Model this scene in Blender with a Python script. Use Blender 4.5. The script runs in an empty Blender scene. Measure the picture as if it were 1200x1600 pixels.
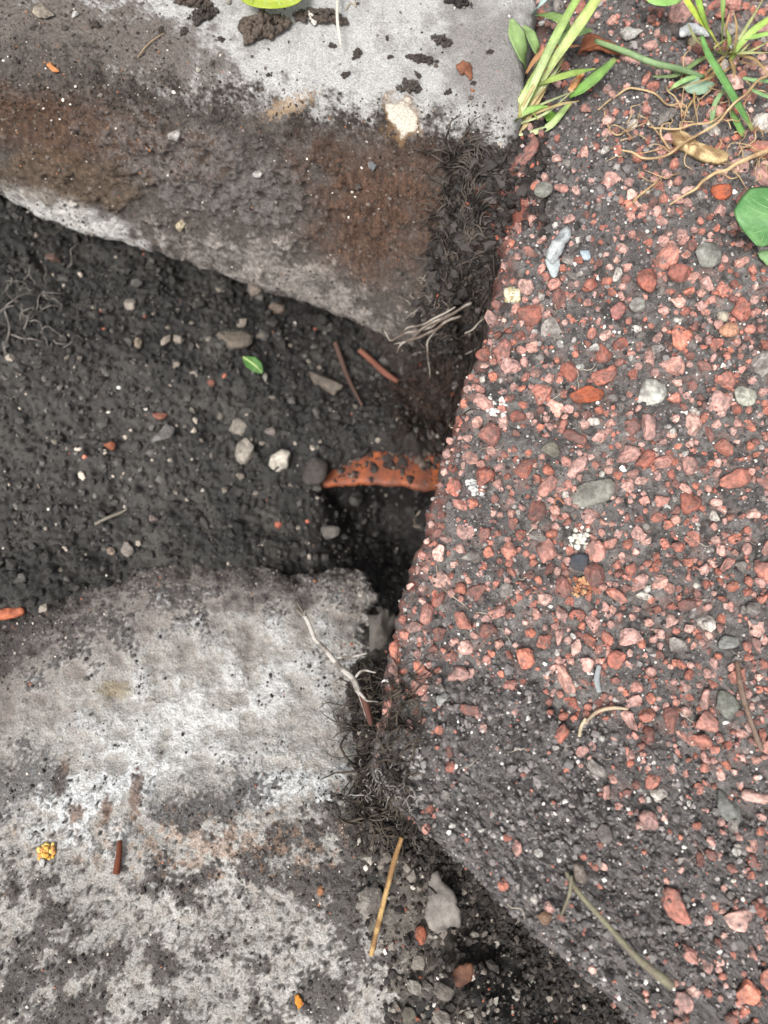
import bpy, math, random
import numpy as np

# ------------------------------------------------------------------ camera
TILT = math.radians(14.0)
HC = 0.40
FPX = 1209.0
CAM = np.array([0.0, -HC * math.tan(TILT), HC])
FW = np.array([0.0, math.sin(TILT), -math.cos(TILT)])
UPV = np.array([0.0, math.cos(TILT), math.sin(TILT)])
scn = bpy.context.scene
col = scn.collection
cd = bpy.data.cameras.new('camera')
cam = bpy.data.objects.new('camera', cd)
col.objects.link(cam)
cam.location = CAM
cam.rotation_euler = (TILT, 0, 0)
cd.sensor_fit = 'VERTICAL'
cd.sensor_height = 36.0
cd.sensor_width = 27.0
cd.lens = 18.0 / (800.0 / FPX)
cd.clip_start = 0.01
cd.clip_end = 50.0
cd.dof.use_dof = True
cd.dof.focus_distance = 0.425
cd.dof.aperture_fstop = 5.2
scn.camera = cam

# ------------------------------------------------------------------ overcast sky and soft sun
SUN_EL, SUN_AZ = math.radians(62), math.radians(215)     # azimuth clockwise from +Y
world = bpy.data.worlds.new('World')
scn.world = world
world.use_nodes = True
nt = world.node_tree
sky = nt.nodes.new('ShaderNodeTexSky')
sky.sky_type = 'NISHITA'
sky.sun_disc = False
sky.sun_elevation = SUN_EL
sky.sun_rotation = SUN_AZ
sky.air_density = 1.0
sky.dust_density = 6.0
hs = nt.nodes.new('ShaderNodeHueSaturation')
hs.inputs['Saturation'].default_value = 0.22
nt.links.new(sky.outputs[0], hs.inputs['Color'])
nt.links.new(hs.outputs[0], nt.nodes['Background'].inputs['Color'])
nt.nodes['Background'].inputs['Strength'].default_value = 0.09
sd = bpy.data.lights.new('sun', 'SUN')
sd.energy = 1.5
sd.angle = math.radians(20)
sd.color = (1.0, 0.97, 0.93)
sun = bpy.data.objects.new('sun', sd)
col.objects.link(sun)
sun.rotation_euler = (math.pi / 2 - SUN_EL, 0, math.pi - SUN_AZ)
vs = scn.view_settings
vs.view_transform = 'Standard'
vs.look = 'None'
vs.exposure = 1.05
vs.gamma = 1.0
vs.use_curve_mapping = False

# ------------------------------------------------------------------ maths helpers
rng = np.random.default_rng(7)
random.seed(7)

def S(r, g, b):
    c = np.array([r, g, b], float) / 255.0
    return np.where(c <= 0.04045, c / 12.92, ((c + 0.055) / 1.055) ** 2.4)

def P(px, py, z):
    """world point at height z seen at reference pixel px,py"""
    px = np.asarray(px, float); py = np.asarray(py, float); z = np.asarray(z, float)
    dx = (px - 600) / FPX
    dy = (800 - py) / FPX
    d = np.stack([dx + 0 * dy, FW[1] + UPV[1] * dy + 0 * dx, FW[2] + UPV[2] * dy + 0 * dx], -1)
    t = (z - CAM[2]) / d[..., 2]
    return CAM + d * t[..., None]

def proj(V):
    d = V - CAM
    f = d @ FW
    return 600 + FPX * d[..., 0] / f, 800 - FPX * (d @ UPV) / f, f

_perm = rng.permutation(256)
_perm = np.concatenate([_perm, _perm, _perm])
_grad = rng.normal(size=(256, 3)); _grad /= np.linalg.norm(_grad, axis=1)[:, None]

def perlin(p):
    p = np.asarray(p, float)
    i = np.floor(p).astype(int); f = p - i
    i &= 255
    w = f * f * f * (f * (f * 6 - 15) + 10)
    out = 0
    for a in (0, 1):
        wa = w[..., 0] if a else 1 - w[..., 0]
        ha = _perm[i[..., 0] + a]
        for b in (0, 1):
            wb = w[..., 1] if b else 1 - w[..., 1]
            hb = _perm[ha + i[..., 1] + b]
            for c in (0, 1):
                wc = w[..., 2] if c else 1 - w[..., 2]
                g = _grad[_perm[hb + i[..., 2] + c]]
                out = out + wa * wb * wc * (g[..., 0] * (f[..., 0] - a) + g[..., 1] * (f[..., 1] - b) + g[..., 2] * (f[..., 2] - c))
    return out * 1.5

def fbm(p, scale, octs=4, gain=0.5, seed=0.0):
    q = np.asarray(p, float) * scale + np.array([seed * 13.7, seed * 7.3 + 5.1, seed * 3.1 + 9.7])
    a, s = 1.0, 0
    for _ in range(octs):
        s = s + a * perlin(q); q = q * 2.03 + 1.7; a *= gain
    return s

def billow(p, scale, octs=3, gain=0.5, seed=0.0):
    q = np.asarray(p, float) * scale + np.array([seed * 11.7, seed * 5.3 + 2.1, seed * 4.1 + 3.7])
    a, s = 1.0, 0
    for _ in range(octs):
        s = s + a * (0.35 - np.abs(perlin(q))); q = q * 2.07 + 1.3; a *= gain
    return s

def sstep(a, b, x):
    t = np.clip((x - a) / (b - a), 0, 1)
    return t * t * (3 - 2 * t)

def mix(a, b, m):
    return a * (1 - m[..., None]) + b * m[..., None]

def blob(px, py, cx, cy, rx, ry, rot=0.0):
    c, s = math.cos(math.radians(rot)), math.sin(math.radians(rot))
    x, y = px - cx, py - cy
    return 1 - np.sqrt(((x * c + y * s) / rx) ** 2 + ((-x * s + y * c) / ry) ** 2)

class RBF:
    def __init__(self, pts):
        W = np.array([P(a, b, z) for a, b, z in pts])
        self.c = W[:, :2]
        n = len(W)
        d = np.linalg.norm(self.c[:, None] - self.c[None], axis=-1)
        A = np.zeros((n + 3, n + 3)); A[:n, :n] = d - 0.004 * np.eye(n)
        A[:n, n] = 1; A[:n, n + 1:] = self.c; A[n, :n] = 1; A[n + 1:, :n] = self.c.T
        self.w = np.linalg.solve(A, np.concatenate([W[:, 2], np.zeros(3)]))
    def __call__(self, x, y):
        sh = x.shape; x = x.ravel(); y = y.ravel()
        out = self.w[-3] + self.w[-2] * x + self.w[-1] * y
        for k, (a, b) in enumerate(self.c):
            out = out + self.w[k] * np.sqrt((x - a) ** 2 + (y - b) ** 2)
        return out.reshape(sh)

# ------------------------------------------------------------------ materials
def new_mat(name):
    m = bpy.data.materials.new(name); m.use_nodes = True
    t = m.node_tree
    return m, t, t.nodes['Principled BSDF']

def surf_mat(name, source, rough=0.9, spec=0.25, grain=1600, gv=0.35, bump=0.5, bscale=1100, bdist=0.0006,
             dust=None, dust_amt=0.0, rough_var=0.0, trans=0.0, streak=None):
    """source: 'attr' (vertex colour of the thing itself) or 'obj' (object colour)"""
    m, t, b = new_mat(name)
    N, L = t.nodes.new, t.links.new
    tc = N('ShaderNodeTexCoord')
    if source == 'attr':
        s = N('ShaderNodeAttribute'); s.attribute_name = 'col'; base = s.outputs['Color']
    else:
        s = N('ShaderNodeObjectInfo'); base = s.outputs['Color']
    vec = tc.outputs['Object']
    if source == 'obj':
        mp = N('ShaderNodeVectorMath'); mp.operation = 'SCALE'; mp.inputs['Scale'].default_value = 1.0
        L(tc.outputs['Object'], mp.inputs[0])
        ad = N('ShaderNodeVectorMath'); ad.operation = 'ADD'
        L(mp.outputs[0], ad.inputs[0])
        cx = N('ShaderNodeCombineXYZ')
        ml = N('ShaderNodeMath'); ml.operation = 'MULTIPLY'; ml.inputs[1].default_value = 37.0
        L(s.outputs['Random'], ml.inputs[0]); L(ml.outputs[0], cx.inputs[0]); L(ml.outputs[0], cx.inputs[2])
        L(cx.outputs[0], ad.inputs[1]); vec = ad.outputs[0]
    n = N('ShaderNodeTexNoise'); n.inputs['Scale'].default_value = grain; n.inputs['Detail'].default_value = 3
    L(vec, n.inputs['Vector'])
    mr = N('ShaderNodeMapRange'); mr.inputs['From Min'].default_value = 0.25; mr.inputs['From Max'].default_value = 0.75
    mr.inputs['To Min'].default_value = 1 - gv; mr.inputs['To Max'].default_value = 1 + gv
    L(n.outputs['Fac'], mr.inputs['Value'])
    mu = N('ShaderNodeVectorMath'); mu.operation = 'SCALE'
    L(base, mu.inputs[0]); L(mr.outputs[0], mu.inputs['Scale'])
    out = mu.outputs[0]
    if dust is not None:
        n2 = N('ShaderNodeTexNoise'); n2.inputs['Scale'].default_value = grain * 0.35; n2.inputs['Detail'].default_value = 5
        n2.inputs['Roughness'].default_value = 0.65
        L(vec, n2.inputs['Vector'])
        r2 = N('ShaderNodeMapRange'); r2.inputs['From Min'].default_value = 0.42; r2.inputs['From Max'].default_value = 0.62
        r2.inputs['To Max'].default_value = dust_amt
        L(n2.outputs['Fac'], r2.inputs['Value'])
        mx = N('ShaderNodeMix'); mx.data_type = 'RGBA'
        L(r2.outputs[0], mx.inputs[0]); L(out, mx.inputs[6]); mx.inputs[7].default_value = (*dust, 1)
        out = mx.outputs[2]
    L(out, b.inputs['Base Color'])
    b.inputs['Roughness'].default_value = rough
    b.inputs['Specular IOR Level'].default_value = spec
    if rough_var:
        r3 = N('ShaderNodeMapRange'); r3.inputs['To Min'].default_value = rough - rough_var; r3.inputs['To Max'].default_value = min(1, rough + rough_var)
        n3 = N('ShaderNodeTexNoise'); n3.inputs['Scale'].default_value = grain * 0.2; L(vec, n3.inputs['Vector'])
        L(n3.outputs['Fac'], r3.inputs['Value']); L(r3.outputs[0], b.inputs['Roughness'])
    if bump:
        nb = N('ShaderNodeTexNoise'); nb.inputs['Scale'].default_value = bscale; nb.inputs['Detail'].default_value = 5
        nb.inputs['Roughness'].default_value = 0.6
        L(vec, nb.inputs['Vector'])
        bp = N('ShaderNodeBump'); bp.inputs['Strength'].default_value = bump; bp.inputs['Distance'].default_value = bdist
        L(nb.outputs['Fac'], bp.inputs['Height']); L(bp.outputs[0], b.inputs['Normal'])
    if trans:
        tr = N('ShaderNodeBsdfTranslucent'); L(out, tr.inputs['Color'])
        ms = N('ShaderNodeMixShader'); ms.inputs[0].default_value = trans
        L(b.outputs[0], ms.inputs[1]); L(tr.outputs[0], ms.inputs[2])
        L(ms.outputs[0], t.nodes['Material Output'].inputs['Surface'])
    return m

M_CONC = surf_mat('weathered concrete', 'attr', 0.9, 0.25, 1000, 0.42, 0.8, 800, 0.0009)
M_FOOT = surf_mat('damp limey concrete', 'attr', 0.72, 0.35, 900, 0.42, 0.9, 700, 0.0012, rough_var=0.2)
M_SLAB = surf_mat('grimy cement matrix', 'attr', 0.88, 0.3, 1200, 0.5, 0.9, 900, 0.0010)
M_SOIL = surf_mat('moist black soil', 'attr', 0.68, 0.35, 1500, 0.5, 0.9, 900, 0.0010, rough_var=0.25)
M_CRUMB = surf_mat('soil crumbs', 'attr', 0.72, 0.35, 1800, 0.45, 0.7, 1300, 0.0005, rough_var=0.25)
M_STONE = surf_mat('crushed red stone', 'obj', 0.8, 0.3, 3.2, 0.5, 0.9, 3.5, 0.0012, dust=tuple(S(92, 84, 81)), dust_amt=0.7, rough_var=0.2)
M_STONES = surf_mat('small red stone', 'attr', 0.75, 0.35, 900, 0.45, 0.9, 900, 0.0010, dust=tuple(S(92, 84, 81)), dust_amt=0.65)
M_ROCK = surf_mat('loose stone', 'obj', 0.75, 0.35, 3.0, 0.4, 0.9, 3.5, 0.0012, dust=tuple(S(70, 65, 61)), dust_amt=0.6, rough_var=0.2)
M_CLOD = surf_mat('soil clod', 'obj', 0.8, 0.3, 3.5, 0.5, 1.0, 3.5, 0.0012, rough_var=0.2)
M_CHIP = surf_mat('wood and leaf chip', 'attr', 0.7, 0.3, 900, 0.3, 0.5, 900, 0.0004)
M_TERRA = surf_mat('terracotta', 'attr', 0.6, 0.4, 700, 0.25, 0.5, 700, 0.0006, dust=tuple(S(84, 58, 46)), dust_amt=0.4)
M_LEAF = surf_mat('green leaf', 'attr', 0.45, 0.4, 500, 0.15, 0.3, 500, 0.0003, trans=0.3)
M_ROOT = surf_mat('dry root', 'attr', 0.8, 0.25, 1200, 0.3, 0.5, 1200, 0.0003)

# ------------------------------------------------------------------ mesh helpers
def raw_mesh(name, V, F, colr=None, smooth=True):
    V = np.ascontiguousarray(V, np.float32); F = np.ascontiguousarray(F, np.int32)
    me = bpy.data.meshes.new(name)
    k = F.shape[1]
    me.vertices.add(len(V)); me.vertices.foreach_set('co', V.ravel())
    me.loops.add(F.size); me.loops.foreach_set('vertex_index', F.ravel())
    me.polygons.add(len(F)); me.polygons.foreach_set('loop_start', np.arange(0, F.size, k, dtype=np.int32))
    me.polygons.foreach_set('use_smooth', np.full(len(F), smooth, dtype=bool))
    if colr is not None:
        a = me.color_attributes.new('col', 'FLOAT_COLOR', 'POINT')
        c = np.ones((len(V), 4), np.float32); c[:, :3] = np.clip(colr, 0.004, 0.9)
        a.data.foreach_set('color', c.ravel())
    me.update(calc_edges=True)
    me.validate()
    return me

def mesh_obj(name, V, F, mat, colr=None, parent=None, smooth=True, origin=None, kind=None):
    V = np.asarray(V, float)
    if origin is None:
        origin = np.array([(V[:, 0].min() + V[:, 0].max()) / 2, (V[:, 1].min() + V[:, 1].max()) / 2, V[:, 2].min()])
    if colr is not None:
        colr = np.asarray(colr, float)
        if colr.ndim == 1: colr = np.tile(colr, (len(V), 1))
    me = raw_mesh(name, V - origin, F, colr, smooth)
    me.materials.append(mat)
    o = bpy.data.objects.new(name, me); col.objects.link(o)
    o.location = origin
    if parent is not None:
        o.parent = parent
        o.location = np.array(origin) - np.array(parent.location)
    if kind: o['kind'] = kind
    return o

def tag(o, label, cat, group=None, kind=None):
    o['label'] = label; o['category'] = cat
    if group: o['group'] = group
    if kind: o['kind'] = kind
    return o

def grid_faces(nr, nc):
    i = np.arange(nr * nc).reshape(nr, nc)
    return np.stack([i[:-1, :-1], i[:-1, 1:], i[1:, 1:], i[1:, :-1]], -1).reshape(-1, 4)

def grid_normals(G):
    du = np.gradient(G, axis=1); dv = np.gradient(G, axis=0)
    n = np.cross(du, dv); n /= np.linalg.norm(n, axis=-1)[..., None] + 1e-12
    if n[..., 2].mean() < 0: n = -n
    return n

def ico(sub):
    import bmesh
    bm = bmesh.new(); bmesh.ops.create_icosphere(bm, subdivisions=sub, radius=1.0)
    bm.verts.ensure_lookup_table()
    V = np.array([v.co[:] for v in bm.verts]); F = np.array([[v.index for v in f.verts] for f in bm.faces])
    bm.free()
    return V, F
ICO1, ICO2, ICO3 = ico(1), ico(2), ico(3)

def rand_rot(n):
    q = rng.normal(size=(n, 4)); q /= np.linalg.norm(q, axis=1)[:, None]
    w, x, y, z = q.T
    return np.stack([np.stack([1 - 2 * (y * y + z * z), 2 * (x * y - z * w), 2 * (x * z + y * w)], -1),
                     np.stack([2 * (x * y + z * w), 1 - 2 * (x * x + z * z), 2 * (y * z - x * w)], -1),
                     np.stack([2 * (x * z - y * w), 2 * (y * z + x * w), 1 - 2 * (x * x + y * y)], -1)], 1)

def stone_shape(level=ICO2, cuts=7, rough=0.12, seed=None, flat=1.0):
    """crushed stone: a sphere cut by random planes, dented by noise"""
    V, F = level
    V = V.copy()
    for _ in range(cuts):
        n = rng.normal(size=3); n /= np.linalg.norm(n)
        d = rng.uniform(0.45, 0.8)
        h = V @ n
        V = V - np.maximum(h - d, 0)[:, None] * n
    V = V * (1 + rough * fbm(V, 2.2, 3, seed=rng.uniform(0, 50)))[:, None]
    V = V * np.array([rng.uniform(0.8, 1.15), rng.uniform(0.8, 1.15), flat * rng.uniform(0.7, 0.95)])
    return V, F

def crumbs(name, C, R, K, mat, parent=None, level=ICO1, jitter=0.22, kind='stuff', smooth=False, flat=0.8):
    """many small grains joined into one mesh"""
    V0, F0 = level
    n = len(C)
    V = V0[None] * (1 + jitter * rng.normal(size=(n, len(V0), 1)))
    V = V * rng.uniform(0.65, 1.25, size=(n, 1, 3))
    V = np.einsum('nij,nkj->nki', rand_rot(n), V)
    V[..., 2] *= flat
    V = V * R[:, None, None] + C[:, None]
    F = F0[None] + (np.arange(n) * len(V0))[:, None, None]
    K = np.repeat(K[:, None], len(V0), 1)
    K = K * (1 + 0.12 * rng.normal(size=K.shape[:2])[..., None])
    return mesh_obj(name, V.reshape(-1, 3), F.reshape(-1, 3), mat, K.reshape(-1, 3), parent, smooth=smooth, kind=kind)

def catmull(pts, n):
    p = np.asarray(pts, float)
    p = np.vstack([2 * p[0] - p[1], p, 2 * p[-1] - p[-2]])
    m = len(p) - 3
    t = np.linspace(0, m - 1e-6, n); i = t.astype(int); f = (t - i)[:, None]
    a, b, c, d = p[i], p[i + 1], p[i + 2], p[i + 3]
    return 0.5 * (2 * b + (c - a) * f + (2 * a - 5 * b + 4 * c - d) * f ** 2 + (3 * b - a - 3 * c + d) * f ** 3)

def tube(pts, rad, n=24, sides=6, flat=1.0, wob=0.0, up=(0, 0, 1), fold=0.0):
    """closed swept tube; flat<1 squeezes it into a blade whose broad side faces up"""
    c = catmull(pts, n)
    if wob: c = c + wob * np.stack([fbm(c, 60, 2, seed=rng.uniform(0, 90)) for _ in range(3)], -1)
    r = np.interp(np.linspace(0, 1, n), np.linspace(0, 1, len(rad)), rad)
    T = np.gradient(c, axis=0); T /= np.linalg.norm(T, axis=1)[:, None] + 1e-12
    u = np.array(up, float)
    A = np.cross(T, u); A /= np.linalg.norm(A, axis=1)[:, None] + 1e-9
    B = np.cross(A, T)
    th = np.linspace(0, 2 * np.pi, sides, endpoint=False)
    ct, st = np.cos(th), np.sin(th)
    V = c[:, None] + r[:, None, None] * (A[:, None] * ct[None, :, None] + B[:, None] * (flat * st + fold * np.abs(ct))[None, :, None])
    V = V.reshape(-1, 3)
    F = []
    for i in range(n - 1):
        for j in range(sides):
            k = (j + 1) % sides
            a, b, d, e = i * sides + j, i * sides + k, (i + 1) * sides + k, (i + 1) * sides + j
            F += [(a, b, d), (a, d, e)]
    V = np.vstack([V, c[:1], c[-1:]])
    for j in range(sides):
        k = (j + 1) % sides
        F += [(len(V) - 2, k, j), (len(V) - 1, (n - 1) * sides + j, (n - 1) * sides + k)]
    return V, np.array(F)

def join(parts):
    Vs, Fs, o = [], [], 0
    for V, F in parts:
        Vs.append(V); Fs.append(F + o); o += len(V)
    return np.vstack(Vs), np.vstack(Fs)

def smooth_rows(G, sig):
    if sig < 0.3: return G
    r = int(3 * sig); k = np.exp(-0.5 * (np.arange(-r, r + 1) / sig) ** 2); k /= k.sum()
    Gp = np.concatenate([np.repeat(G[:1], r, 0), G, np.repeat(G[-1:], r, 0)], 0)
    return sum(k[i] * Gp[i:i + len(G)] for i in range(2 * r + 1))

SURF = []      # (vertices, normals) of the big surfaces, for resting things on them

# left edge of the slab: reference row, column
EDGE = [(-400, 838), (0, 834), (150, 824), (260, 812), (340, 796), (420, 782), (500, 764), (560, 742), (620, 722), (700, 698), (760, 682), (830, 668), (920, 636), (1020, 610),
        (1100, 597), (1150, 586), (1190, 584), (1230, 596), (1270, 622), (1330, 700), (1420, 796), (1510, 888), (1600, 985), (1720, 1110)]
def edge_px(py):
    e = np.array(EDGE); return np.interp(py, e[:, 0], e[:, 1])

# ------------------------------------------------------------------ large structure: pit soil
PIPE_C = P(607, 775, -0.150)
ground_pts = [(-300, 300, -.06), (-300, 700, -.08), (-300, 1000, -.12), (-300, 1500, -.15),
    (0, 250, -.095), (0, 340, -.095), (120, 385, -.118), (300, 440, -.140), (470, 500, -.160), (120, 440, -.110), (300, 495, -.122), (480, 550, -.14), (620, 590, -.150), (200, 300, -.11), (500, 380, -.15),
    (0, 500, -.095), (200, 560, -.108), (400, 600, -.128), (540, 620, -.145), (0, 700, -.102), (200, 720, -.115), (380, 720, -.126), (480, 700, -.128),
    (460, 760, -.132), (505, 720, -.127), (530, 712, -.1265), (565, 708, -.1275), (610, 708, -.1285), (655, 712, -.129), (690, 722, -.135), (670, 665, -.145), (600, 640, -.136), (650, 640, -.155), (700, 600, -.18), (730, 560, -.19), (695, 630, -.18),
    (0, 830, -.105), (0, 965, -.103), (90, 925, -.106), (150, 898, -.112), (250, 876, -.119), (330, 868, -.123), (400, 880, -.128), (150, 860, -.118), (300, 830, -.128), (420, 830, -.142), (480, 850, -.155),
    (528, 790, -.19), (600, 795, -.23), (670, 790, -.23), (545, 850, -.19), (640, 880, -.21), (590, 870, -.20), (600, 830, -.22), (500, 780, -.136), (505, 810, -.15),
    (0, 1000, -.135), (200, 1000, -.16), (450, 1000, -.17), (200, 1300, -.16), (0, 1600, -.15), (400, 1600, -.14),
    (590, 930, -.15), (600, 1000, -.12), (570, 1080, -.082), (590, 1150, -.076), (582, 1215, -.069), (540, 1150, -.125), (530, 1230, -.112), (500, 1080, -.14), (590, 1095, -.092), (545, 1290, -.085), (600, 1150, -.075), (600, 1240, -.066), (590, 1290, -.062),
    (625, 1310, -.064), (640, 1400, -.057), (610, 1500, -.059), (620, 1620, -.059), (690, 1400, -.066), (690, 1520, -.060), (750, 1480, -.100), (790, 1600, -.080),
    (830, 1520, -.13), (880, 1580, -.15), (950, 1640, -.15), (1000, 1700, -.15), (735, 1420, -.10), (560, 1400, -.075), (500, 1500, -.1),
    (900, 1300, -.12), (900, 1000, -.14), (900, 600, -.15), (900, 300, -.12), (1200, 1000, -.12), (1200, 1700, -.1), (1500, 300, -.1), (1600, 1600, -.1), (820, 200, -.10), (700, 100, -.12), (300, 50, -.12)]
g_rbf = RBF(ground_pts)
NX, NY = 420, 450
gx = np.concatenate([np.linspace(-0.9, -0.52, 12, endpoint=False), np.linspace(-0.52, -0.33, 60, endpoint=False), np.linspace(-0.33, 0.20, NX), np.linspace(0.21, 1.0, 22)])
gy = np.concatenate([np.linspace(-0.9, -0.34, 18, endpoint=False), np.linspace(-0.34, 0.30, NY), np.linspace(0.31, 1.2, 22)])
X, Y = np.meshgrid(gx, gy)
Z = g_rbf(np.clip(X, -0.4, 0.4), np.clip(Y, -0.35, 0.45))
Q = np.stack([X, Y, 0 * X], -1)
Z = np.clip(Z, -0.25, -0.035) + 0.006 * fbm(Q, 22, 3, seed=1) + 0.0060 * billow(Q, 48, 2, seed=2) + 0.0054 * billow(Q, 170, 4, 0.6, seed=3)
G = np.stack([X, Y, Z], -1)
gpx, gpy, _ = proj(G)
n1 = fbm(G, 40, 4, seed=4); n2 = fbm(G, 260, 3, seed=5); n3 = fbm(G, 14, 3, seed=6)
K = mix(np.tile(S(52, 51, 49), X.shape + (1,)), S(74, 71, 67), sstep(0.0, 0.7, n1 + 0.5 * n2))
K = mix(K, S(40, 37, 36), sstep(0.05, 0.6, n3 + 0.4 * n2))
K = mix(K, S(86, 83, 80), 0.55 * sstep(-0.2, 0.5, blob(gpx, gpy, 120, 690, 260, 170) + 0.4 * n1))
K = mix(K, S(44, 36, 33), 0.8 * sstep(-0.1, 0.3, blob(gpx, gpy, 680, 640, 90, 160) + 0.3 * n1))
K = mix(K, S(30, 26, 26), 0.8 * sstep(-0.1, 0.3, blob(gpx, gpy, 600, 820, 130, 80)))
K = mix(K, S(120, 112, 104), 0.7 * sstep(0.1, 0.5, blob(gpx, gpy, 640, 1470, 140, 200) + 0.6 * n1 + 0.3 * n2))
K = mix(K, S(60, 52, 44), 0.8 * sstep(-0.1, 0.3, blob(gpx, gpy, 570, 1190, 70, 150) + 0.4 * n1))
K = K * 0.78
gf = grid_faces(*X.shape)
hid = (gpx > edge_px(gpy) + 170) & (gpx < 1450) & (gpy > -150) & (gpy < 1640) | (gpy > 1090) & (gpx < 430) & (gpx > -350) & (gpy < 1750)     # buried for good under slab or footing
gf = gf[~hid.ravel()[gf].all(1)]
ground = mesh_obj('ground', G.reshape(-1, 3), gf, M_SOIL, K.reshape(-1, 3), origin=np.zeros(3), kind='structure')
ground['label'] = 'dark moist soil floor of the dug out pit between the blocks'
GN = grid_normals(G)
SURF.append((G.reshape(-1, 3), GN.reshape(-1, 3)))

# ------------------------------------------------------------------ kerb block (upper left)
def kerb():
    u = np.concatenate([np.linspace(0, 0.34, 64, endpoint=False), np.linspace(0.34, 1, 360)])
    def line(knots, z, right):
        k = np.array(knots, float)
        px = -500 + (right + 500) * u
        return P(px, np.interp(px, k[:, 0], k[:, 1]), np.interp(px, k[:, 0], k[:, 2]) if k.shape[1] > 2 else z)
    T = [(-500, 85), (0, 118), (120, 128), (200, 140), (300, 152), (400, 172), (480, 190), (600, 205), (700, 212), (820, 212)]
    T = [(a, b, .012) for a, b in T]
    B = [(-500, 200, -.065), (0, 309, -.072), (60, 345, -.076), (120, 368, -.079), (200, 388, -.084), (300, 422, -.090), (400, 458, -.096), (480, 482, -.102), (560, 515, -.108), (640, 552, -.115), (760, 580, -.12)]
    lB = line(B, 0, 690); lT = line(T, 0, 806)
    top1 = line([(a, b - 42, .017) for a, b, _ in T], 0, 808)
    top0 = line([(-500, -70, .017), (900, -70, .017)], 0, 842)
    top00 = line([(-500, -900, .017), (900, -900, .017)], 0, 850)
    f1 = lT * 0.70 + lB * 0.30 + np.array([0, -0.004, 0.004]); f2 = lT * 0.32 + lB * 0.68 + np.array([0, -0.005, 0.0])
    un1 = lB + np.array([0, 0.016, -0.010]); un2 = lB + np.array([0, 0.10, -0.022])
    nodes = [top00, top0, top1, lT, f1, f2, lB, un1, un2]
    cnt = [36, 100, 28, 48, 60, 60, 20, 18]
    rows = []
    for a, b, c in zip(nodes[:-1], nodes[1:], cnt):
        for t in np.linspace(0, 1, c, endpoint=False):
            rows.append(a * (1 - t) + b * t)
    rows.append(nodes[-1])
    G = smooth_rows(np.array(rows), 10.0)
    nr = len(G)
    n = grid_normals(G)
    v = np.arange(nr)[:, None] * np.ones((1, G.shape[1]))
    px, py, _ = proj(G)
    face = sstep(152, 204, v)                          # 0 top, 1 front face
    b1 = fbm(G, 18, 3, seed=11); b2 = fbm(G, 70, 4, seed=12); b3 = billow(G, 180, 3, seed=13); b4 = fbm(G, 500, 2, seed=14)
    rough = sstep(-0.1, 0.4, blob(px, py, 330, 270, 260, 110, 12) + 0.5 * b2)
    disp = 0.0012 * b1 + face * (0.0016 * b2 + 0.0005 * b3) + rough * face * 0.0028 * (b2 + b3) + 0.00022 * b4
    dirt_top = sstep(-0.3, 0.35, blob(px, py, 70, 60, 210, 95, 12) + 0.4 * b2 + 0.35 * b4)
    disp += dirt_top * (0.0016 * billow(G, 260, 3, seed=15) + 0.001)
    G = G + n * disp[..., None]
    uu = (np.arange(G.shape[1]) / (G.shape[1] - 1.0))[None] ** 30
    G[..., 0] += uu * (0.004 * fbm(G, 35, 3, seed=20) + 0.0012 * fbm(G, 200, 2, seed=29)); G[..., 2] -= 0.004 * uu ** 3
    # colours
    K = np.tile(S(164, 163, 161), G.shape[:2] + (1,))
    K = mix(K, S(138, 136, 134), sstep(-0.2, 0.9, b2 + 0.5 * b1 + 0.5 * b4))
    K = mix(K, S(116, 112, 109), 0.8 * sstep(-0.3, 0.6, blob(px, py, 760, 90, 90, 130) + 0.5 * b2))
    K = mix(K, S(102, 96, 92), sstep(-0.3, 0.35, blob(px, py, 250, 85, 130, 55, 20) + 0.4 * b2 + 0.3 * b4))
    K = mix(K, S(98, 91, 86), dirt_top)
    # damp band following the edge
    edge = np.interp(px, [-500, 0, 100, 250, 300, 400, 500, 640, 700, 830], [30, 60, 75, 120, 140, 140, 165, 190, 205, 215])
    band = sstep(-34, 34, py - edge + 30 * b2 + 24 * b4)
    K = mix(K, S(76, 70, 66), band)
    K = mix(K, S(44, 39, 36), band * sstep(-0.1, 0.6, b2 + 0.6 * b4 + 0.2 * blob(px, py, 420, 200, 500, 50)))
    streak = 0.5 * perlin(np.stack([G[..., 0] * 420, G[..., 2] * 50, 0 * px], -1)) + 0.8 * perlin(np.stack([G[..., 0] * 900, G[..., 2] * 160, 0 * px + 4], -1)) + 0.4 * b4
    rust1 = sstep(-0.3, 0.75, blob(px, py, 590, 300, 150, 150, -8) + 0.7 * b2 + 0.4 * b1 + 0.3 * b4) * face
    K = mix(K, S(78, 59, 48), 0.9 * rust1)
    K = mix(K, S(56, 42, 35), rust1 * sstep(0.0, 0.5, streak))
    K = mix(K, S(94, 70, 54), 0.6 * rust1 * sstep(0.05, 0.6, -streak + b4))
    rust2 = sstep(-0.4, 0.6, blob(px, py, 110, 205, 240, 55, 12) + 0.45 * b2) * band
    K = mix(K, S(74, 56, 45), 0.85 * rust2)
    K = mix(K, S(98, 76, 58), 0.5 * rust2 * sstep(0.1, 0.5, fbm(G, 300, 3, seed=18)))
    grey = sstep(-0.1, 0.3, blob(px, py, 300, 260, 190, 70, 18) + 0.5 * b2 + 0.2 * b4) * band
    K = mix(K, S(104, 100, 98), 0.55 * grey * sstep(-0.4, 0.5, b3 * 2 + b4))
    low = np.interp(px, [-500, 0, 100, 200, 300, 450, 560, 640, 800], [200, 308, 365, 389, 422, 474, 515, 552, 580])
    lowb = sstep(0, 130, py - low + 120 + 110 * b2 + 50 * b4) * face
    K = mix(K, S(98, 92, 88), 0.6 * lowb * sstep(-0.5, 0.4, b4 + b2))
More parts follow.
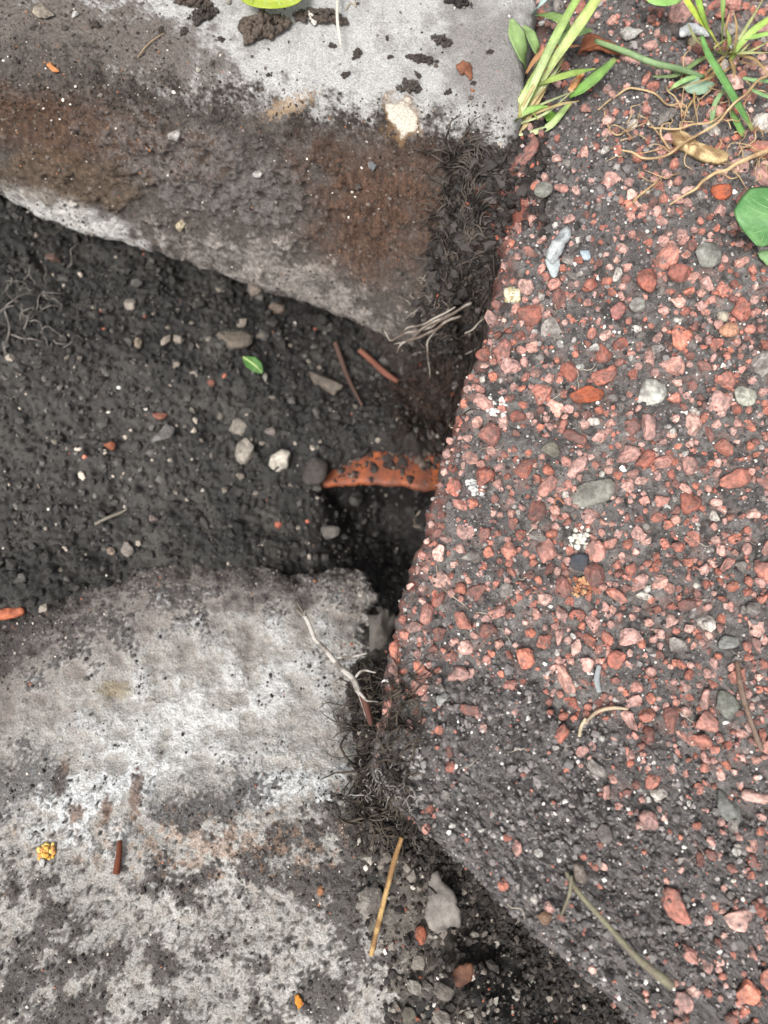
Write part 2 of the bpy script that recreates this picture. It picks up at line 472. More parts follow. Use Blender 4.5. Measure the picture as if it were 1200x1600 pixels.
    K = mix(K, S(168, 166, 162), 0.9 * sstep(-0.1, 0.25, blob(px, py, 110, 345, 130, 36, 22) + 0.4 * b2))
    K = mix(K, S(150, 144, 138), 0.5 * sstep(0.0, 0.8, blob(px, py, 430, 440, 210, 60, 18) + 0.9 * b2 + 0.6 * b4) * face)
    K = mix(K, S(78, 64, 50), 0.7 * sstep(-0.1, 0.3, blob(px, py, 110, 280, 130, 45, 10) + 0.5 * b2) * face)
    sp = fbm(G, 420, 2, seed=16)
    fine = fbm(G, 260, 4, 0.75, seed=28)
    K = K * (1 + (0.1 + 0.32 * band) * np.clip(fine, -0.9, 0.9))[..., None]
    K = mix(K, S(160, 152, 144), 0.4 * sstep(0.62, 0.8, sp) * face)
    K = mix(K, S(48, 42, 38), 0.45 * sstep(0.5, 0.8, -fbm(G, 300, 3, seed=17)) * band)
    # pale broken patch near the right corner
    K = mix(K, S(120, 96, 70), 0.7 * sstep(-0.35, 0.1, blob(px, py, 630, 188, 26, 32, -15) + 0.6 * fbm(G, 130, 4, seed=19)))
    K = mix(K, S(184, 177, 164), sstep(-0.05, 0.2, blob(px, py, 628, 184, 22, 28, -15) + 0.6 * fbm(G, 130, 4, seed=19)))
    K = mix(K, S(150, 128, 104), 0.7 * sstep(0.0, 0.5, blob(px, py, 450, 165, 48, 16, -25) + 0.3 * b2 + 0.7 * b4))
    K[v > 338] *= 0.9
    Vs, Ks = G, K
    # right end of the block goes down into the joint
    ends = []
    for dx, dz in ((0.0012, -0.0012), (0.003, -0.006), (0.004, -0.02), (0.005, -0.06)):
        e = G[:, -1:].copy(); e[..., 0] += dx; e[..., 2] = np.maximum(e[..., 2] + dz, -0.16); ends.append(e)
    Vs = np.concatenate([G] + ends, 1); Ks = np.concatenate([K] + [K[:, -1:] * 0.8] * 4, 1)
    o = mesh_obj('kerb_block', Vs.reshape(-1, 3), grid_faces(*Vs.shape[:2]), M_CONC, Ks.reshape(-1, 3))
    tag(o, 'big grey concrete kerb block with a flat pale top and rust-brown dirty front', 'block')
    SURF.append((G.reshape(-1, 3), n.reshape(-1, 3)))
    return o, G, n, px, py
kerb_block, KG, KN, kpx, kpy = kerb()

# ------------------------------------------------------------------ concrete footing (lower left)
def footing():
    # right boundary px by py
    bnd = [(872, 560), (900, 572), (950, 576), (1010, 588), (1080, 586), (1150, 580), (1250, 596), (1330, 640), (1420, 660), (1620, 670), (1900, 680)]
    pts = [(-300, 980, -.09), (0, 985, -.100), (150, 905, -.112), (300, 872, -.122), (430, 905, -.124), (540, 875, -.122), (570, 900, -.122),
           (0, 1100, -.094), (300, 1000, -.112), (500, 1000, -.112), (570, 1000, -.115), (300, 1150, -.098), (540, 1150, -.096), (0, 1250, -.086), (300, 1260, -.084), (520, 1230, -.082),
           (0, 1420, -.070), (300, 1420, -.068), (580, 1380, -.066), (0, 1600, -.058), (300, 1600, -.056), (600, 1600, -.058), (650, 1450, -.060), (300, 1900, -.05), (-300, 1500, -.06), (-300, 1900, -.05), (600, 1900, -.055)]
    rb = RBF(pts)
    far = [(-700, 990), (-100, 1000), (0, 990), (90, 935), (170, 898), (250, 876), (330, 868), (400, 878), (440, 892), (470, 888), (510, 884), (550, 884), (600, 895)]
    FB = np.array([P(a, b, -.118) for a, b in far])
    RB = np.array([P(b, a, float(np.interp(a, [872, 1250, 1600], [-.122, -.084, -.06]))) for a, b in bnd])
    RB = RB[np.argsort(RB[:, 1])]
    nc, nr = 310, 370
    xs = np.concatenate([np.linspace(-0.6, -0.25, 70, endpoint=False), np.linspace(-0.25, 0.03, nc)])
    x_hi = 0.03
    vs_ = np.concatenate([np.linspace(0, 0.22, 40, endpoint=False), np.linspace(0.22, 1, nr)])
    G = np.zeros((len(vs_), len(xs), 3))
    ylo = -0.42
    uu = np.concatenate([np.linspace(0, 0.55, 70, endpoint=False), np.linspace(0.55, 1, nc)])
    yfar0 = np.interp(xs, FB[:, 0], FB[:, 1])
    for i, v in enumerate(vs_):
        y_m = ylo + (np.interp(0.0, FB[:, 0], FB[:, 1]) - ylo) * v
        xr = np.interp(y_m, RB[:, 1], RB[:, 0])
        x = -0.6 + (xr + 0.6) * uu
        yf = np.interp(x, FB[:, 0], FB[:, 1])
        G[i, :, 0] = x; G[i, :, 1] = ylo + (yf - ylo) * v
    G[..., 0] += 0.007 * fbm(np.stack([G[..., 0] * 0, G[..., 1], 0 * G[..., 0]], -1), 32, 5, 0.65, seed=21) * (uu[None] ** 8)
    G[..., 1] += 0.004 * fbm(np.stack([G[..., 0], G[..., 0] * 0, 0 * G[..., 0]], -1), 30, 3, seed=22) * (vs_[:, None] ** 8)
    z = rb(np.clip(G[..., 0], -.4, .2), np.clip(G[..., 1], -.4, .3))
    xr = G[:, -1:, 0]; yf = G[-1:, :, 1]
    d = np.minimum(xr - G[..., 0], (yf - G[..., 1]))
    d = d + 0.008 * fbm(G, 55, 4, 0.6, seed=34) * sstep(0.05, 0.0, d)
    r = 0.022
    q = np.clip((r - d) / r, 0, 1)
    z -= 0.013 * (1 - np.sqrt(np.maximum(1 - q * q, 0)))
    G[..., 2] = z
    px, py, _ = proj(G)
    b1 = fbm(G, 16, 3, seed=23); b2 = fbm(G, 60, 4, seed=24); b3 = billow(G, 170, 3, seed=25); b4 = fbm(G, 420, 3, seed=26); b5 = fbm(G, 150, 3, seed=31)
    dark = sstep(0.0, 0.30, 0.75 * b2 + 0.35 * b4 + 0.45 * b1 - 0.14 + 0.5 * sstep(-0.2, .6, blob(px, py, 60, 1500, 130, 180)) + .45 * sstep(-.2, .5, blob(px, py, 520, 1330, 130, 120)) * 1.0 - 0.02 * sstep(0, .5, blob(px, py, 330, 1130, 240, 150)))
    G[..., 2] += 0.0035 * b1 + 0.0026 * b2 + 0.0008 * b3 + 0.0003 * b4 - dark * 0.0012
    pits = sstep(0.42, 0.6, -fbm(G, 260, 2, seed=27)) * sstep(1200, 1300, py)
    G[..., 2] -= 0.0014 * pits
    K = np.tile(S(150, 147, 142), G.shape[:2] + (1,))
    K = mix(K, S(172, 169, 164), sstep(-.2, 0.7, b1 + 0.4 * b2))
    K = mix(K, S(140, 132, 124), sstep(0.1, 0.5, b5) * 0.6)
    soilfade = np.interp(px, [-300, 0, 150, 300, 450, 570], [1150, 1130, 1010, 960, 960, 950])
    K = mix(K, S(110, 102, 97), 0.85 * sstep(60, -60, py - soilfade + 120 * b2))
    soil2 = np.interp(px, [-300, 0, 100, 170, 300, 450, 570], [1060, 1040, 950, 905, 880, 915, 890])
    K = mix(K, S(66, 61, 59), sstep(35, -25, py - soil2 + 60 * b2 + 25 * b4))
    K = mix(K, S(66, 62, 60), 0.92 * dark)
    lime = sstep(0.0, 0.5, blob(px, py, 300, 1130, 220, 110, -20) * 0.5 + 0.7 * b2 + 0.2 * b4)
    K = mix(K, S(196, 196, 195), 0.75 * lime)
    lime2 = sstep(0.0, 0.25, blob(px, py, 120, 1250, 130, 70) * 0.6 + 0.6 * b2 + 0.3 * b4) + sstep(0.0, 0.25, blob(px, py, 420, 1235, 110, 35, -10) * .6 + 0.6 * b2 + .3 * b4)
    K = mix(K, S(198, 200, 200), 0.8 * np.clip(lime2, 0, 1))
    for cx, cy, rx, ry in ((97, 1215, 10, 40), (212, 1240, 12, 42), (165, 1265, 10, 26), (120, 1270, 14, 16)):
        K = mix(K, S(98, 72, 56), 0.85 * sstep(-0.1, 0.4, blob(px, py, cx, cy, rx, ry, 6) + 0.6 * b4))
    K = mix(K, S(62, 58, 57), 0.85 * sstep(0.0, 0.5, 0.8 * blob(px, py, 330, 1258, 120, 55, -12) + 0.8 * b2 + 0.6 * b4))
    K = mix(K, S(66, 62, 60), 0.8 * sstep(0.0, 0.5, 0.8 * blob(px, py, 20, 1220, 100, 70, 0) + 0.8 * b2 + 0.6 * b4))
    K = mix(K, S(160, 128, 104), 0.4 * sstep(0.25, 0.6, blob(px, py, 330, 1320, 300, 60) + b5 + 0.5 * b4 - 0.3))
    K = mix(K, S(52, 48, 46), 0.85 * pits)
    K = mix(K, S(128, 110, 70), 0.5 * sstep(0, .4, blob(px, py, 180, 1078, 34, 16) + 0.4 * b4))
    fs = sstep(0.12, 0.5, fbm(G, 230, 4, 0.7, seed=33) + 0.25 * b2)
    K = mix(K, S(78, 72, 68), 0.75 * fs * sstep(1180, 1330, py))
    K = mix(K, S(92, 86, 82), 0.2 * fs)
    # sides
    right = []
    for dx, dz in ((0.001, -0.004), (0.001, -0.02), (-0.002, -0.06)):
        e = G[:, -1:].copy(); e[..., 0] += dx; e[..., 2] += dz; right.append(e)
    G2 = np.concatenate([G] + right, 1); K2 = np.concatenate([K] + [K[:, -1:]] * 3, 1)
    back = []
    for dy, dz in ((0.001, -0.004), (0.001, -0.02), (-0.002, -0.06)):
        e = G2[-1:].copy(); e[..., 1] += dy; e[..., 2] += dz; back.append(e)
    G3 = np.concatenate([G2] + back, 0); K3 = np.concatenate([K2] + [K2[-1:]] * 3, 0)
    o = mesh_obj('concrete_footing', G3.reshape(-1, 3), grid_faces(*G3.shape[:2]), M_FOOT, K3.reshape(-1, 3))
    tag(o, 'low blotchy grey concrete footing with white lime bloom and black dirt patches', 'concrete')
    n = grid_normals(G)
    SURF.append((G.reshape(-1, 3), n.reshape(-1, 3)))
    return o, G, n, px, py, dark
foot, FG, FN, fpx, fpy, fdark = footing()

# ------------------------------------------------------------------ paving slab body (right)
def slabtop(px, py, Q):
    """(height, soil cover) of the slab top"""
    b2 = fbm(Q, 55, 3, seed=41)
    cover = np.maximum.reduce([
        sstep(-0.15, 0.25, blob(px, py, 770, 1190, 180, 130, 10) + 0.35 * b2),
        sstep(-0.15, 0.25, blob(px, py, 850, 1370, 330, 170, 35) + 0.35 * b2),
        0.8 * sstep(-0.15, 0.3, blob(px, py, 1080, 1560, 260, 130, 30) + 0.35 * b2),
        0.8 * sstep(-0.2, 0.4, blob(px, py, 1060, 1400, 330, 210, 10) + 0.6 * b2),
        0.65 * sstep(0.1, 0.6, fbm(Q, 26, 3, seed=52)),
        0.9 * sstep(-0.15, 0.3, blob(px, py, 880, 320, 120, 130, 20) + 0.45 * b2),
        0.7 * sstep(-0.15, 0.3, blob(px, py, 960, 150, 200, 120, 10) + 0.45 * b2)])
    return cover
def slab():
    E = np.array([P(b, a, -0.003) for a, b in EDGE]); E = E[np.argsort(E[:, 1])]
    ys = np.concatenate([np.linspace(E[0, 1], -0.235, 16, endpoint=False), np.linspace(-0.235, 0.34, 490), np.linspace(0.3425, 0.5, 46), np.linspace(0.51, 0.75, 14)])
    xe = np.interp(ys, E[:, 1], E[:, 0])
    xe = smooth_rows(xe[:, None], 6)[:, 0]
    q3 = np.stack([0 * ys, ys, 0 * ys], -1)
    xe = xe + 0.0035 * fbm(q3, 45, 4, seed=42) + 0.0012 * fbm(q3, 220, 3, seed=43)
    w = np.concatenate([np.linspace(0, 0.225, 245), np.linspace(0.2265, 0.36, 50), np.linspace(0.375, 0.6, 14)])
    G = np.zeros((len(ys), len(w), 3))
    G[..., 0] = xe[:, None] + w[None] * 1.0
    G[..., 1] = ys[:, None]
    Q = G.copy()
    px, py, _ = proj(G)
    cover = slabtop(px, py, Q)
    # edge distance (2d, approximate)
    slope = np.gradient(xe, ys)
    d = w[None] / np.sqrt(1 + slope[:, None] ** 2)
    r = 0.009
    q = np.clip((r - d) / r, 0, 1)
    b1 = fbm(Q, 12, 3, seed=44); b2 = billow(Q, 120, 3, seed=45); b3 = billow(Q, 330, 3, 0.6, seed=46); b4 = fbm(Q, 700, 2, seed=47)
    G[..., 2] = -0.007 * (1 - np.sqrt(np.maximum(1 - q * q, 0))) - 0.0015 + 0.0018 * b1 + 0.0028 * b2 + 0.0020 * b3 + 0.0003 * b4
    G[..., 2] += cover * (0.0024 + 0.0052 * billow(Q, 80, 4, 0.65, seed=48) + 0.0010 * b3)
    # slab sags away at the near corner
    G[..., 2] -= 0.022 * sstep(1280, 1800, py) 
    K = np.tile(S(94, 91, 89), G.shape[:2] + (1,))
    c1 = fbm(Q, 50, 4, seed=49); c2 = fbm(Q, 300, 3, seed=50)
    K = mix(K, S(128, 124, 121), 0.8 * sstep(-0.1, 0.8, 0.6 * c1 + 0.9 * c2))
    K = mix(K, S(50, 47, 46), 0.8 * sstep(-0.1, 0.7, -0.8 * c1 - 0.9 * c2))
    K = mix(K, S(140, 106, 98), 0.35 * sstep(0.1, 0.5, fbm(Q, 120, 3, seed=51)))
    K = mix(K, S(98, 95, 94), 0.85 * cover)
    K = mix(K, S(56, 52, 52), cover * sstep(0.0, 0.5, c2 + 0.6 * c1))
    edge_red = sstep(0.012, 0.0, d) * sstep(1200, 1000, py)
    K = mix(K, S(120, 66, 52), 0.7 * edge_red * sstep(-0.3, 0.3, c2))
    left = []
    for dx, dz in ((-0.0006, -0.004), (0.0004, -0.016), (0.003, -0.05)):
        e = G[:, :1].copy(); e[..., 0] += dx; e[..., 2] += dz; left.append(e)
    G2 = np.concatenate(left[::-1] + [G], 1); K2 = np.concatenate([K[:, :1] * .7] * 3 + [K], 1)
    o = mesh_obj('paving_slab', G2.reshape(-1, 3), grid_faces(*G2.shape[:2]), M_SLAB, K2.reshape(-1, 3))
    tag(o, 'exposed aggregate paving slab full of crushed red stones, broken corner at the pit', 'paving slab')
    n = grid_normals(G)
    SURF.append((G.reshape(-1, 3), n.reshape(-1, 3)))
    return o, G, n, px, py, cover
slab_o, SG, SN, spx, spy, scov = slab()

# ------------------------------------------------------------------ soil bank between kerb block and slab
def bank():
    pts = [(830, 0, .000), (840, 120, .001), (820, 180, .001), (790, 215, .000), (850, 220, .004), (750, 250, .004), (718, 280, .000), (692, 330, -.04), (680, 400, -.06), (662, 470, -.09), (800, 280, .001), (850, 300, .004),
           (712, 340, .000), (750, 340, .002), (790, 360, -.004), (850, 380, .001), (702, 400, -.014), (730, 420, -.016), (770, 420, -.02), (684, 460, -.038), (710, 480, -.042), (750, 480, -.055),
           (668, 515, -.072), (695, 535, -.080), (735, 540, -.10), (640, 580, -.15), (700, 600, -.18), (750, 600, -.15), (600, 500, -.14), (600, 400, -.11), (640, 300, -.06), (600, 250, -.08), (520, 300, -.12), (520, 500, -.16), (685, 255, -.03), (700, 200, -.02), (760, 180, -.02), (790, 100, -.02), (800, 0, -.02)]
    rb = RBF(pts)
    A = P(630, 610, -.12); Bq = P(870, -60, 0.0)
    xs = np.linspace(-0.035, 0.112, 165); ys = np.linspace(0.085, 0.42, 330)
    X, Y = np.meshgrid(xs, ys)
    Q = np.stack([X, Y, 0 * X], -1)
    Z = rb(X, Y) + 0.007 * billow(Q, 55, 3, seed=61) + 0.0045 * billow(Q, 170, 3, 0.6, seed=62)
    # sink its rim under the neighbours
    rim = np.minimum.reduce([X - xs[0], xs[-1] - X, Y - ys[0], ys[-1] - Y])
    Z = Z - 0.05 * sstep(0.02, 0.0, rim)
    G = np.stack([X, Y, Z], -1)
    G[..., 0] += 0.005 * fbm(G, 60, 4, seed=63); G[..., 1] += 0.003 * fbm(G, 90, 3, seed=64)
    px, py, _ = proj(G)
    c1 = fbm(G, 60, 4, seed=65); c2 = fbm(G, 300, 3, seed=66)
    K = np.tile(S(54, 49, 47), X.shape + (1,))
    K = mix(K, S(78, 71, 68), sstep(0, 0.6, c1 + 0.5 * c2))
    K = mix(K, S(36, 31, 29), sstep(0, 0.5, -c1 + 0.4 * c2))
    K = mix(K, S(50, 42, 38), 0.7 * sstep(420, 560, py))
    K = mix(K, S(140, 78, 62), 0.6 * sstep(0.1, 0.5, blob(px, py, 790, 350, 80, 110) + 0.8 * c1 - .2))
    o = mesh_obj('soil_bank', G.reshape(-1, 3), grid_faces(*X.shape), M_SOIL, K.reshape(-1, 3), kind='structure')
    o['label'] = 'dark root-bound soil filling the joint between kerb block and red slab'
    n = grid_normals(G)
    SURF.append((G.reshape(-1, 3), n.reshape(-1, 3)))
    return o, G, n, px, py
bank_o, BG, BN, bpx, bpy_ = bank()

# visible-surface lookup, so that things can be set down where they lie
OX, OY, CS = -300, -330, 3
ZW, ZH = 680, 740
_zb = np.full(ZW * ZH, np.inf); 
for Vv, _ in SURF:
    a, b, d = proj(Vv)
    ii = ((a - OX) / CS).astype(int); jj = ((b - OY) / CS).astype(int)
    ok = (ii >= 0) & (ii < ZW) & (jj >= 0) & (jj < ZH)
    np.minimum.at(_zb, jj[ok] * ZW + ii[ok], d[ok])
_zb = _zb.reshape(ZH, ZW)
for _ in range(5):
    m = np.isinf(_zb)
    if not m.any(): break
    pad = np.pad(_zb, 1, constant_values=np.inf)
    nb = np.min([pad[1 + i:1 + i + ZH, 1 + j:1 + j + ZW] for i in (-1, 0, 1) for j in (-1, 0, 1)], 0)
    _zb[m] = nb[m]
def at(px, py, lift=0.0):
    i = int(np.clip((px - OX) / CS, 1, ZW - 2)); j = int(np.clip((py - OY) / CS, 1, ZH - 2))
    d = float(np.sort(_zb[j - 1:j + 2, i - 1:i + 2].ravel())[2])
    if not np.isfinite(d):
        p = P(px, py, -0.002)
        p[2] += lift
        return p
    v = FW + np.array([1, 0, 0]) * (px - 600) / FPX + UPV * (800 - py) / FPX
    p = CAM + v * d
    p[2] += lift
    return p
def pxm(p):                       # metres covered by one reference pixel at p
    return float((np.asarray(p) - CAM) @ FW) / FPX

# ------------------------------------------------------------------ aggregate stones of the slab
RED = [S(204, 142, 126), S(196, 140, 130), S(184, 108, 88), S(198, 108, 78), S(164, 88, 68), S(190, 124, 110), S(140, 86, 76), S(212, 160, 148), S(186, 136, 128)]
def sample_stones():
    out = []
    r = np.concatenate([rng.uniform(10, 18.5, 1250), rng.uniform(7, 10, 4600), rng.uniform(4.8, 7.2, 4800), rng.uniform(3.2, 5, 4200)])
    n = len(r)
    cx = rng.uniform(590, 1560, n); cy = rng.uniform(-260, 1720, n)
    keepx = cx > edge_px(cy) + 0.35 * r
    Q = P(cx, cy, 0 * cx)
    cov = slabtop(cx, cy, Q)
    lo = sstep(1060, 1300, cy) * sstep(1180, 950, cx)
    prob = np.clip(1.0 - 0.93 * cov, 0, 1) * (1 - 0.55 * lo)
    prob = np.where(cy < 420, np.maximum(prob, 0.28), prob)
    ok = keepx & (rng.uniform(size=n) < prob)
    cx, cy, r = cx[ok], cy[ok], r[ok]
    o = np.argsort(-r); cx, cy, r = cx[o], cy[o], r[o]
    kk = np.array(KEEP, float); nk = len(kk)
    ax, ay, ar = kk[:, 0], kk[:, 1], kk[:, 2]
    for a, b, q in zip(cx, cy, r):
        if len(ax) and (np.hypot(ax - a, ay - b) < 0.79 * (ar + q)).any(): continue
        ax = np.append(ax, a); ay = np.append(ay, b); ar = np.append(ar, q)
    return ax[nk:], ay[nk:], ar[nk:]
# places kept free for the loose things that are built one by one below
KEEP = [(1014, 615, 26), (916, 617, 25), (997, 482, 18), (1100, 402, 22), (1165, 618, 19), (925, 770, 28), (862, 705, 15), (1130, 700, 22), (1147, 750, 26), (1060, 430, 20), (1012, 440, 20),
        (963, 488, 18), (1138, 1005, 20), (1132, 1100, 18), (905, 878, 14), (905, 842, 14), (905, 915, 16), (1128, 496, 9), (1137, 518, 11), (1125, 302, 15), (985, 56, 17), (800, 462, 14), (1085, 240, 24)]
ax, ay, ar = sample_stones()
stone_meshes = []
for k in range(28):
    V, F = stone_shape(ICO3 if k < 8 else ICO2, cuts=int(rng.integers(7, 12)), rough=0.2)
    me = raw_mesh('aggregate_stone', V, F, None, k < 8); me.materials.append(M_STONE)
    stone_meshes.append(me)
vis = (ax < 1215) & (ay > -15) & (ay < 1615)
big = np.zeros(len(ax), bool)
big[np.where(vis)[0][:300]] = True
sC, sR, sK = [], [], []
hero = {0: S(176, 92, 66)}
for k in range(len(ax)):
    p = at(ax[k], ay[k]); r = ar[k] * pxm(p)
    c = RED[int(rng.integers(len(RED)))] * rng.uniform(0.75, 1.25)
    c = (c * 0.70 + 0.30 * c.mean()) * np.array([1.18, 1.14, 1.08])
    t = rng.uniform()
    if t < 0.06: c = S(150, 144, 138) * rng.uniform(0.6, 1.1)
    elif t < 0.085: c = S(205, 198, 188)
    if big[k]:
        o = bpy.data.objects.new('aggregate_stone', stone_meshes[int(rng.integers(len(stone_meshes)))])
        col.objects.link(o); o.parent = slab_o
        o.location = p + np.array([0, 0, r * rng.uniform(-0.25, 0.3)]) - np.array(slab_o.location)
        sc_ = r * 1.2
        o.scale = (sc_ * rng.uniform(0.85, 1.35), sc_ * rng.uniform(0.7, 1.0), sc_ * 0.85)
        o.rotation_euler = (rng.uniform(-0.5, 0.5), rng.uniform(-0.5, 0.5), rng.uniform(0, 6.28))
        o.color = (*c, 1)
    else:
        sC.append(p + np.array([0, 0, r * rng.uniform(-0.3, 0.3)])); sR.append(r * 1.12); sK.append(c * 0.95)
# joined remainder, each grain cut like the big ones
def joined_stones(name, C, R, K, mat, parent, variants=16):
    sh = [stone_shape(ICO2, cuts=7, rough=0.16) for _ in range(variants)]
    F0 = ICO2[1]
    rot = rand_rot(len(C))
    Vs = np.stack([(sh[i % variants][0] @ rot[i].T) * R[i] + C[i] for i in range(len(C))])
    F = F0[None] + (np.arange(len(C)) * Vs.shape[1])[:, None, None]
    K = np.repeat(np.array(K)[:, None], Vs.shape[1], 1)
    return mesh_obj(name, Vs.reshape(-1, 3), F.reshape(-1, 3), mat, K.reshape(-1, 3), parent, kind='stuff', smooth=False)
sC, sR, sK = np.array(sC), np.array(sR), np.array(sK)
m = sR > 0.0021
joined_stones('small_aggregate', sC[m], sR[m], sK[m], M_STONES, slab_o)
crumbs('fine_aggregate', sC[~m], sR[~m] * 1.1, sK[~m], M_STONES, slab_o, jitter=0.14)

# ------------------------------------------------------------------ grit and soil crumbs
def pick(V, N, w, n, sink=0.3):
    w = np.clip(w.ravel(), 0, None); w = w / w.sum()
    i = rng.choice(len(w), n, p=w)
    return V.reshape(-1, 3)[i], N.reshape(-1, 3)[i], i
def palette(n, table):
    pr = np.array([t[0] for t in table], float); pr /= pr.sum()
    c = np.array([t[1] for t in table])
    return c[rng.choice(len(table), n, p=pr)] * rng.uniform(0.7, 1.25, size=(n, 1))
def inframe(px, py, m=60):
    return ((px > -m) & (px < 1200 + m) & (py > -m) & (py < 1600 + m)).astype(float)

# grains caught around the stones
k = rng.choice(len(ax), 8000, p=ar / ar.sum()); th = rng.uniform(0, 6.28, len(k)); q = rng.uniform(0.55, 1.15, len(k))
C = np.array([at(ax[j] + ar[j] * f * math.cos(t), ay[j] + ar[j] * f * math.sin(t)) for j, t, f in zip(k, th, q)])
R = rng.uniform(0.0003, 0.0010, len(k))
C[:, 2] += ar[k] * 0.00036 * np.sqrt(np.clip(1.1 - q * q, 0, 1)) * 0.6
Kc = palette(len(C), [(40, S(108, 102, 101)), (25, S(66, 61, 61)), (12, S(150, 140, 138)), (14, S(176, 118, 104)), (3, S(220, 216, 208))])
crumbs('grit', C, R, Kc, M_CRUMB, slab_o)
# slab grit
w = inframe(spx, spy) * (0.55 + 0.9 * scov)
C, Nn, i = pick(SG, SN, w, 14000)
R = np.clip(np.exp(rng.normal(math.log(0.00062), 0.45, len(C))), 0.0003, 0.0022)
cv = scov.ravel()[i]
Kc = palette(len(C), [(36, S(110, 107, 105)), (30, S(58, 55, 55)), (20, S(152, 146, 142)), (14, S(170, 108, 94)), (9, S(225, 222, 215))])  # white share raised so pale grit also imitates bright moist highlights
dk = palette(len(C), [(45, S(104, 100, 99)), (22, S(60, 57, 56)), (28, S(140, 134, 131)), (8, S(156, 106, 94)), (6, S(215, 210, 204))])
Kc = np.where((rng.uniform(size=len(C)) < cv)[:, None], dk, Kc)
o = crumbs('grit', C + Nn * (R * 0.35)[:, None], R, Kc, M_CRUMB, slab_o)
# clods of soil lying on the slab's near corner
C, Nn, i = pick(SG, SN, inframe(spx, spy) * scov ** 2, 2200)
R = np.clip(np.exp(rng.normal(math.log(0.0010), 0.45, len(C))), 0.0006, 0.0032)
crumbs('soil_lumps', C + Nn * (R * 0.15)[:, None], R, palette(len(C), [(5, S(110, 106, 105)), (4, S(82, 78, 77)), (2, S(136, 130, 128))]), M_CRUMB, slab_o, level=ICO1, jitter=0.18)

# pit soil crumbs
gi = inframe(gpx, gpy) * (gpy < 960) * (gpx < 760)
C, Nn, i = pick(G, GN, gi, 12000)
R = np.clip(np.exp(rng.normal(math.log(0.0010), 0.6, len(C))), 0.0004, 0.0048)
Kc = palette(len(C), [(50, S(50, 48, 46)), (26, S(34, 32, 31)), (16, S(76, 73, 70)), (3, S(150, 140, 128)), (0.25, S(190, 184, 174)), (0.4, S(170, 100, 80))])
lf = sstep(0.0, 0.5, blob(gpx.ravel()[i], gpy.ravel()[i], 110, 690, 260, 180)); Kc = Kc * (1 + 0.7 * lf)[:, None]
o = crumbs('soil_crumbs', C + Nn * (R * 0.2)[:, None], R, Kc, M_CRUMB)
tag(o, 'loose dark soil crumbs covering the pit floor', 'soil', kind='stuff')
# gravelly debris between footing and slab
gi = inframe(gpx, gpy) * (gpy > 1040) * (gpx > 500) * (0.5 + (gpx < edge_px(gpy) - 70))
C, Nn, i = pick(G, GN, gi, 5000)
R = np.clip(np.exp(rng.normal(math.log(0.0009), 0.6, len(C))), 0.0004, 0.0035)
Kc = palette(len(C), [(40, S(62, 57, 54)), (26, S(42, 38, 36)), (20, S(112, 105, 98)), (6, S(156, 149, 140)), (1.5, S(200, 194, 186)), (2, S(140, 86, 68))])
near = (gpx.ravel()[i] > edge_px(gpy.ravel()[i]) - 75) | (gpy.ravel()[i] < 1300)
Kc[near] = palette(int(near.sum()), [(5, S(50, 45, 42)), (4, S(36, 32, 30)), (1, S(84, 77, 71))]); R[near] *= 0.75
o = crumbs('debris_crumbs', C + Nn * (R * 0.2)[:, None], R, Kc, M_CRUMB)
tag(o, 'grey gravelly crumbs between the footing and the slab corner', 'debris', kind='stuff')
# dark crumbs in the joint around the slab's broken corner
ep = edge_px(gpy)
gi = ((gpx > 515) & (gpx < ep + 10) & (gpy > 1030) & (gpy < 1330)).astype(float) + ((gpx > ep - 80) & (gpx < ep + 10) & (gpy >= 1330) & (gpy < 1640))
C, Nn, i = pick(G, GN, gi, 5000)
R = np.clip(np.exp(rng.normal(math.log(0.0009), 0.5, len(C))), 0.0004, 0.003)
o = crumbs('joint_crumbs', C + Nn * (R * 0.3)[:, None], R, palette(len(C), [(5, S(52, 47, 44)), (4, S(36, 32, 30)), (1.3, S(86, 79, 73)), (.2, S(150, 140, 130))]), M_CRUMB, jitter=0.28)
tag(o, 'black fibrous soil crumbs in the joint along the slab\'s near edge', 'soil', kind='stuff')
# bank crumbs
C, Nn, i = pick(BG, BN, inframe(bpx, bpy_) * np.where(BG[..., 2] > -0.15, 1, 0.1), 6500)
R = np.clip(np.exp(rng.normal(math.log(0.0011), 0.5, len(C))), 0.0004, 0.004)
Kc = palette(len(C), [(50, S(56, 51, 49)), (26, S(38, 33, 31)), (14, S(86, 80, 77)), (1, S(160, 92, 74)), (2, S(190, 180, 168))])
o = crumbs('bank_crumbs', C + Nn * (R * 0.2)[:, None], R, Kc, M_CRUMB)
tag(o, 'dark soil crumbs clinging to the bank beside the kerb block', 'soil', kind='stuff')
C, Nn, i = pick(BG, BN, sstep(-0.1, 0.3, blob(bpx, bpy_, 715, 390, 75, 190, 12)) * (BG[..., 2] > -0.13), 3000)
R = np.clip(np.exp(rng.normal(math.log(0.0012), 0.5, len(C))), 0.0006, 0.0045)
crumbs('soil_lumps', C + Nn * (R * rng.uniform(0.1, 1.2, len(C)))[:, None], R, palette(len(C), [(5, S(54, 50, 48)), (4, S(38, 34, 32)), (2, S(78, 72, 69)), (.12, S(150, 84, 66))]), M_CRUMB, bank_o, level=ICO1, jitter=0.3)
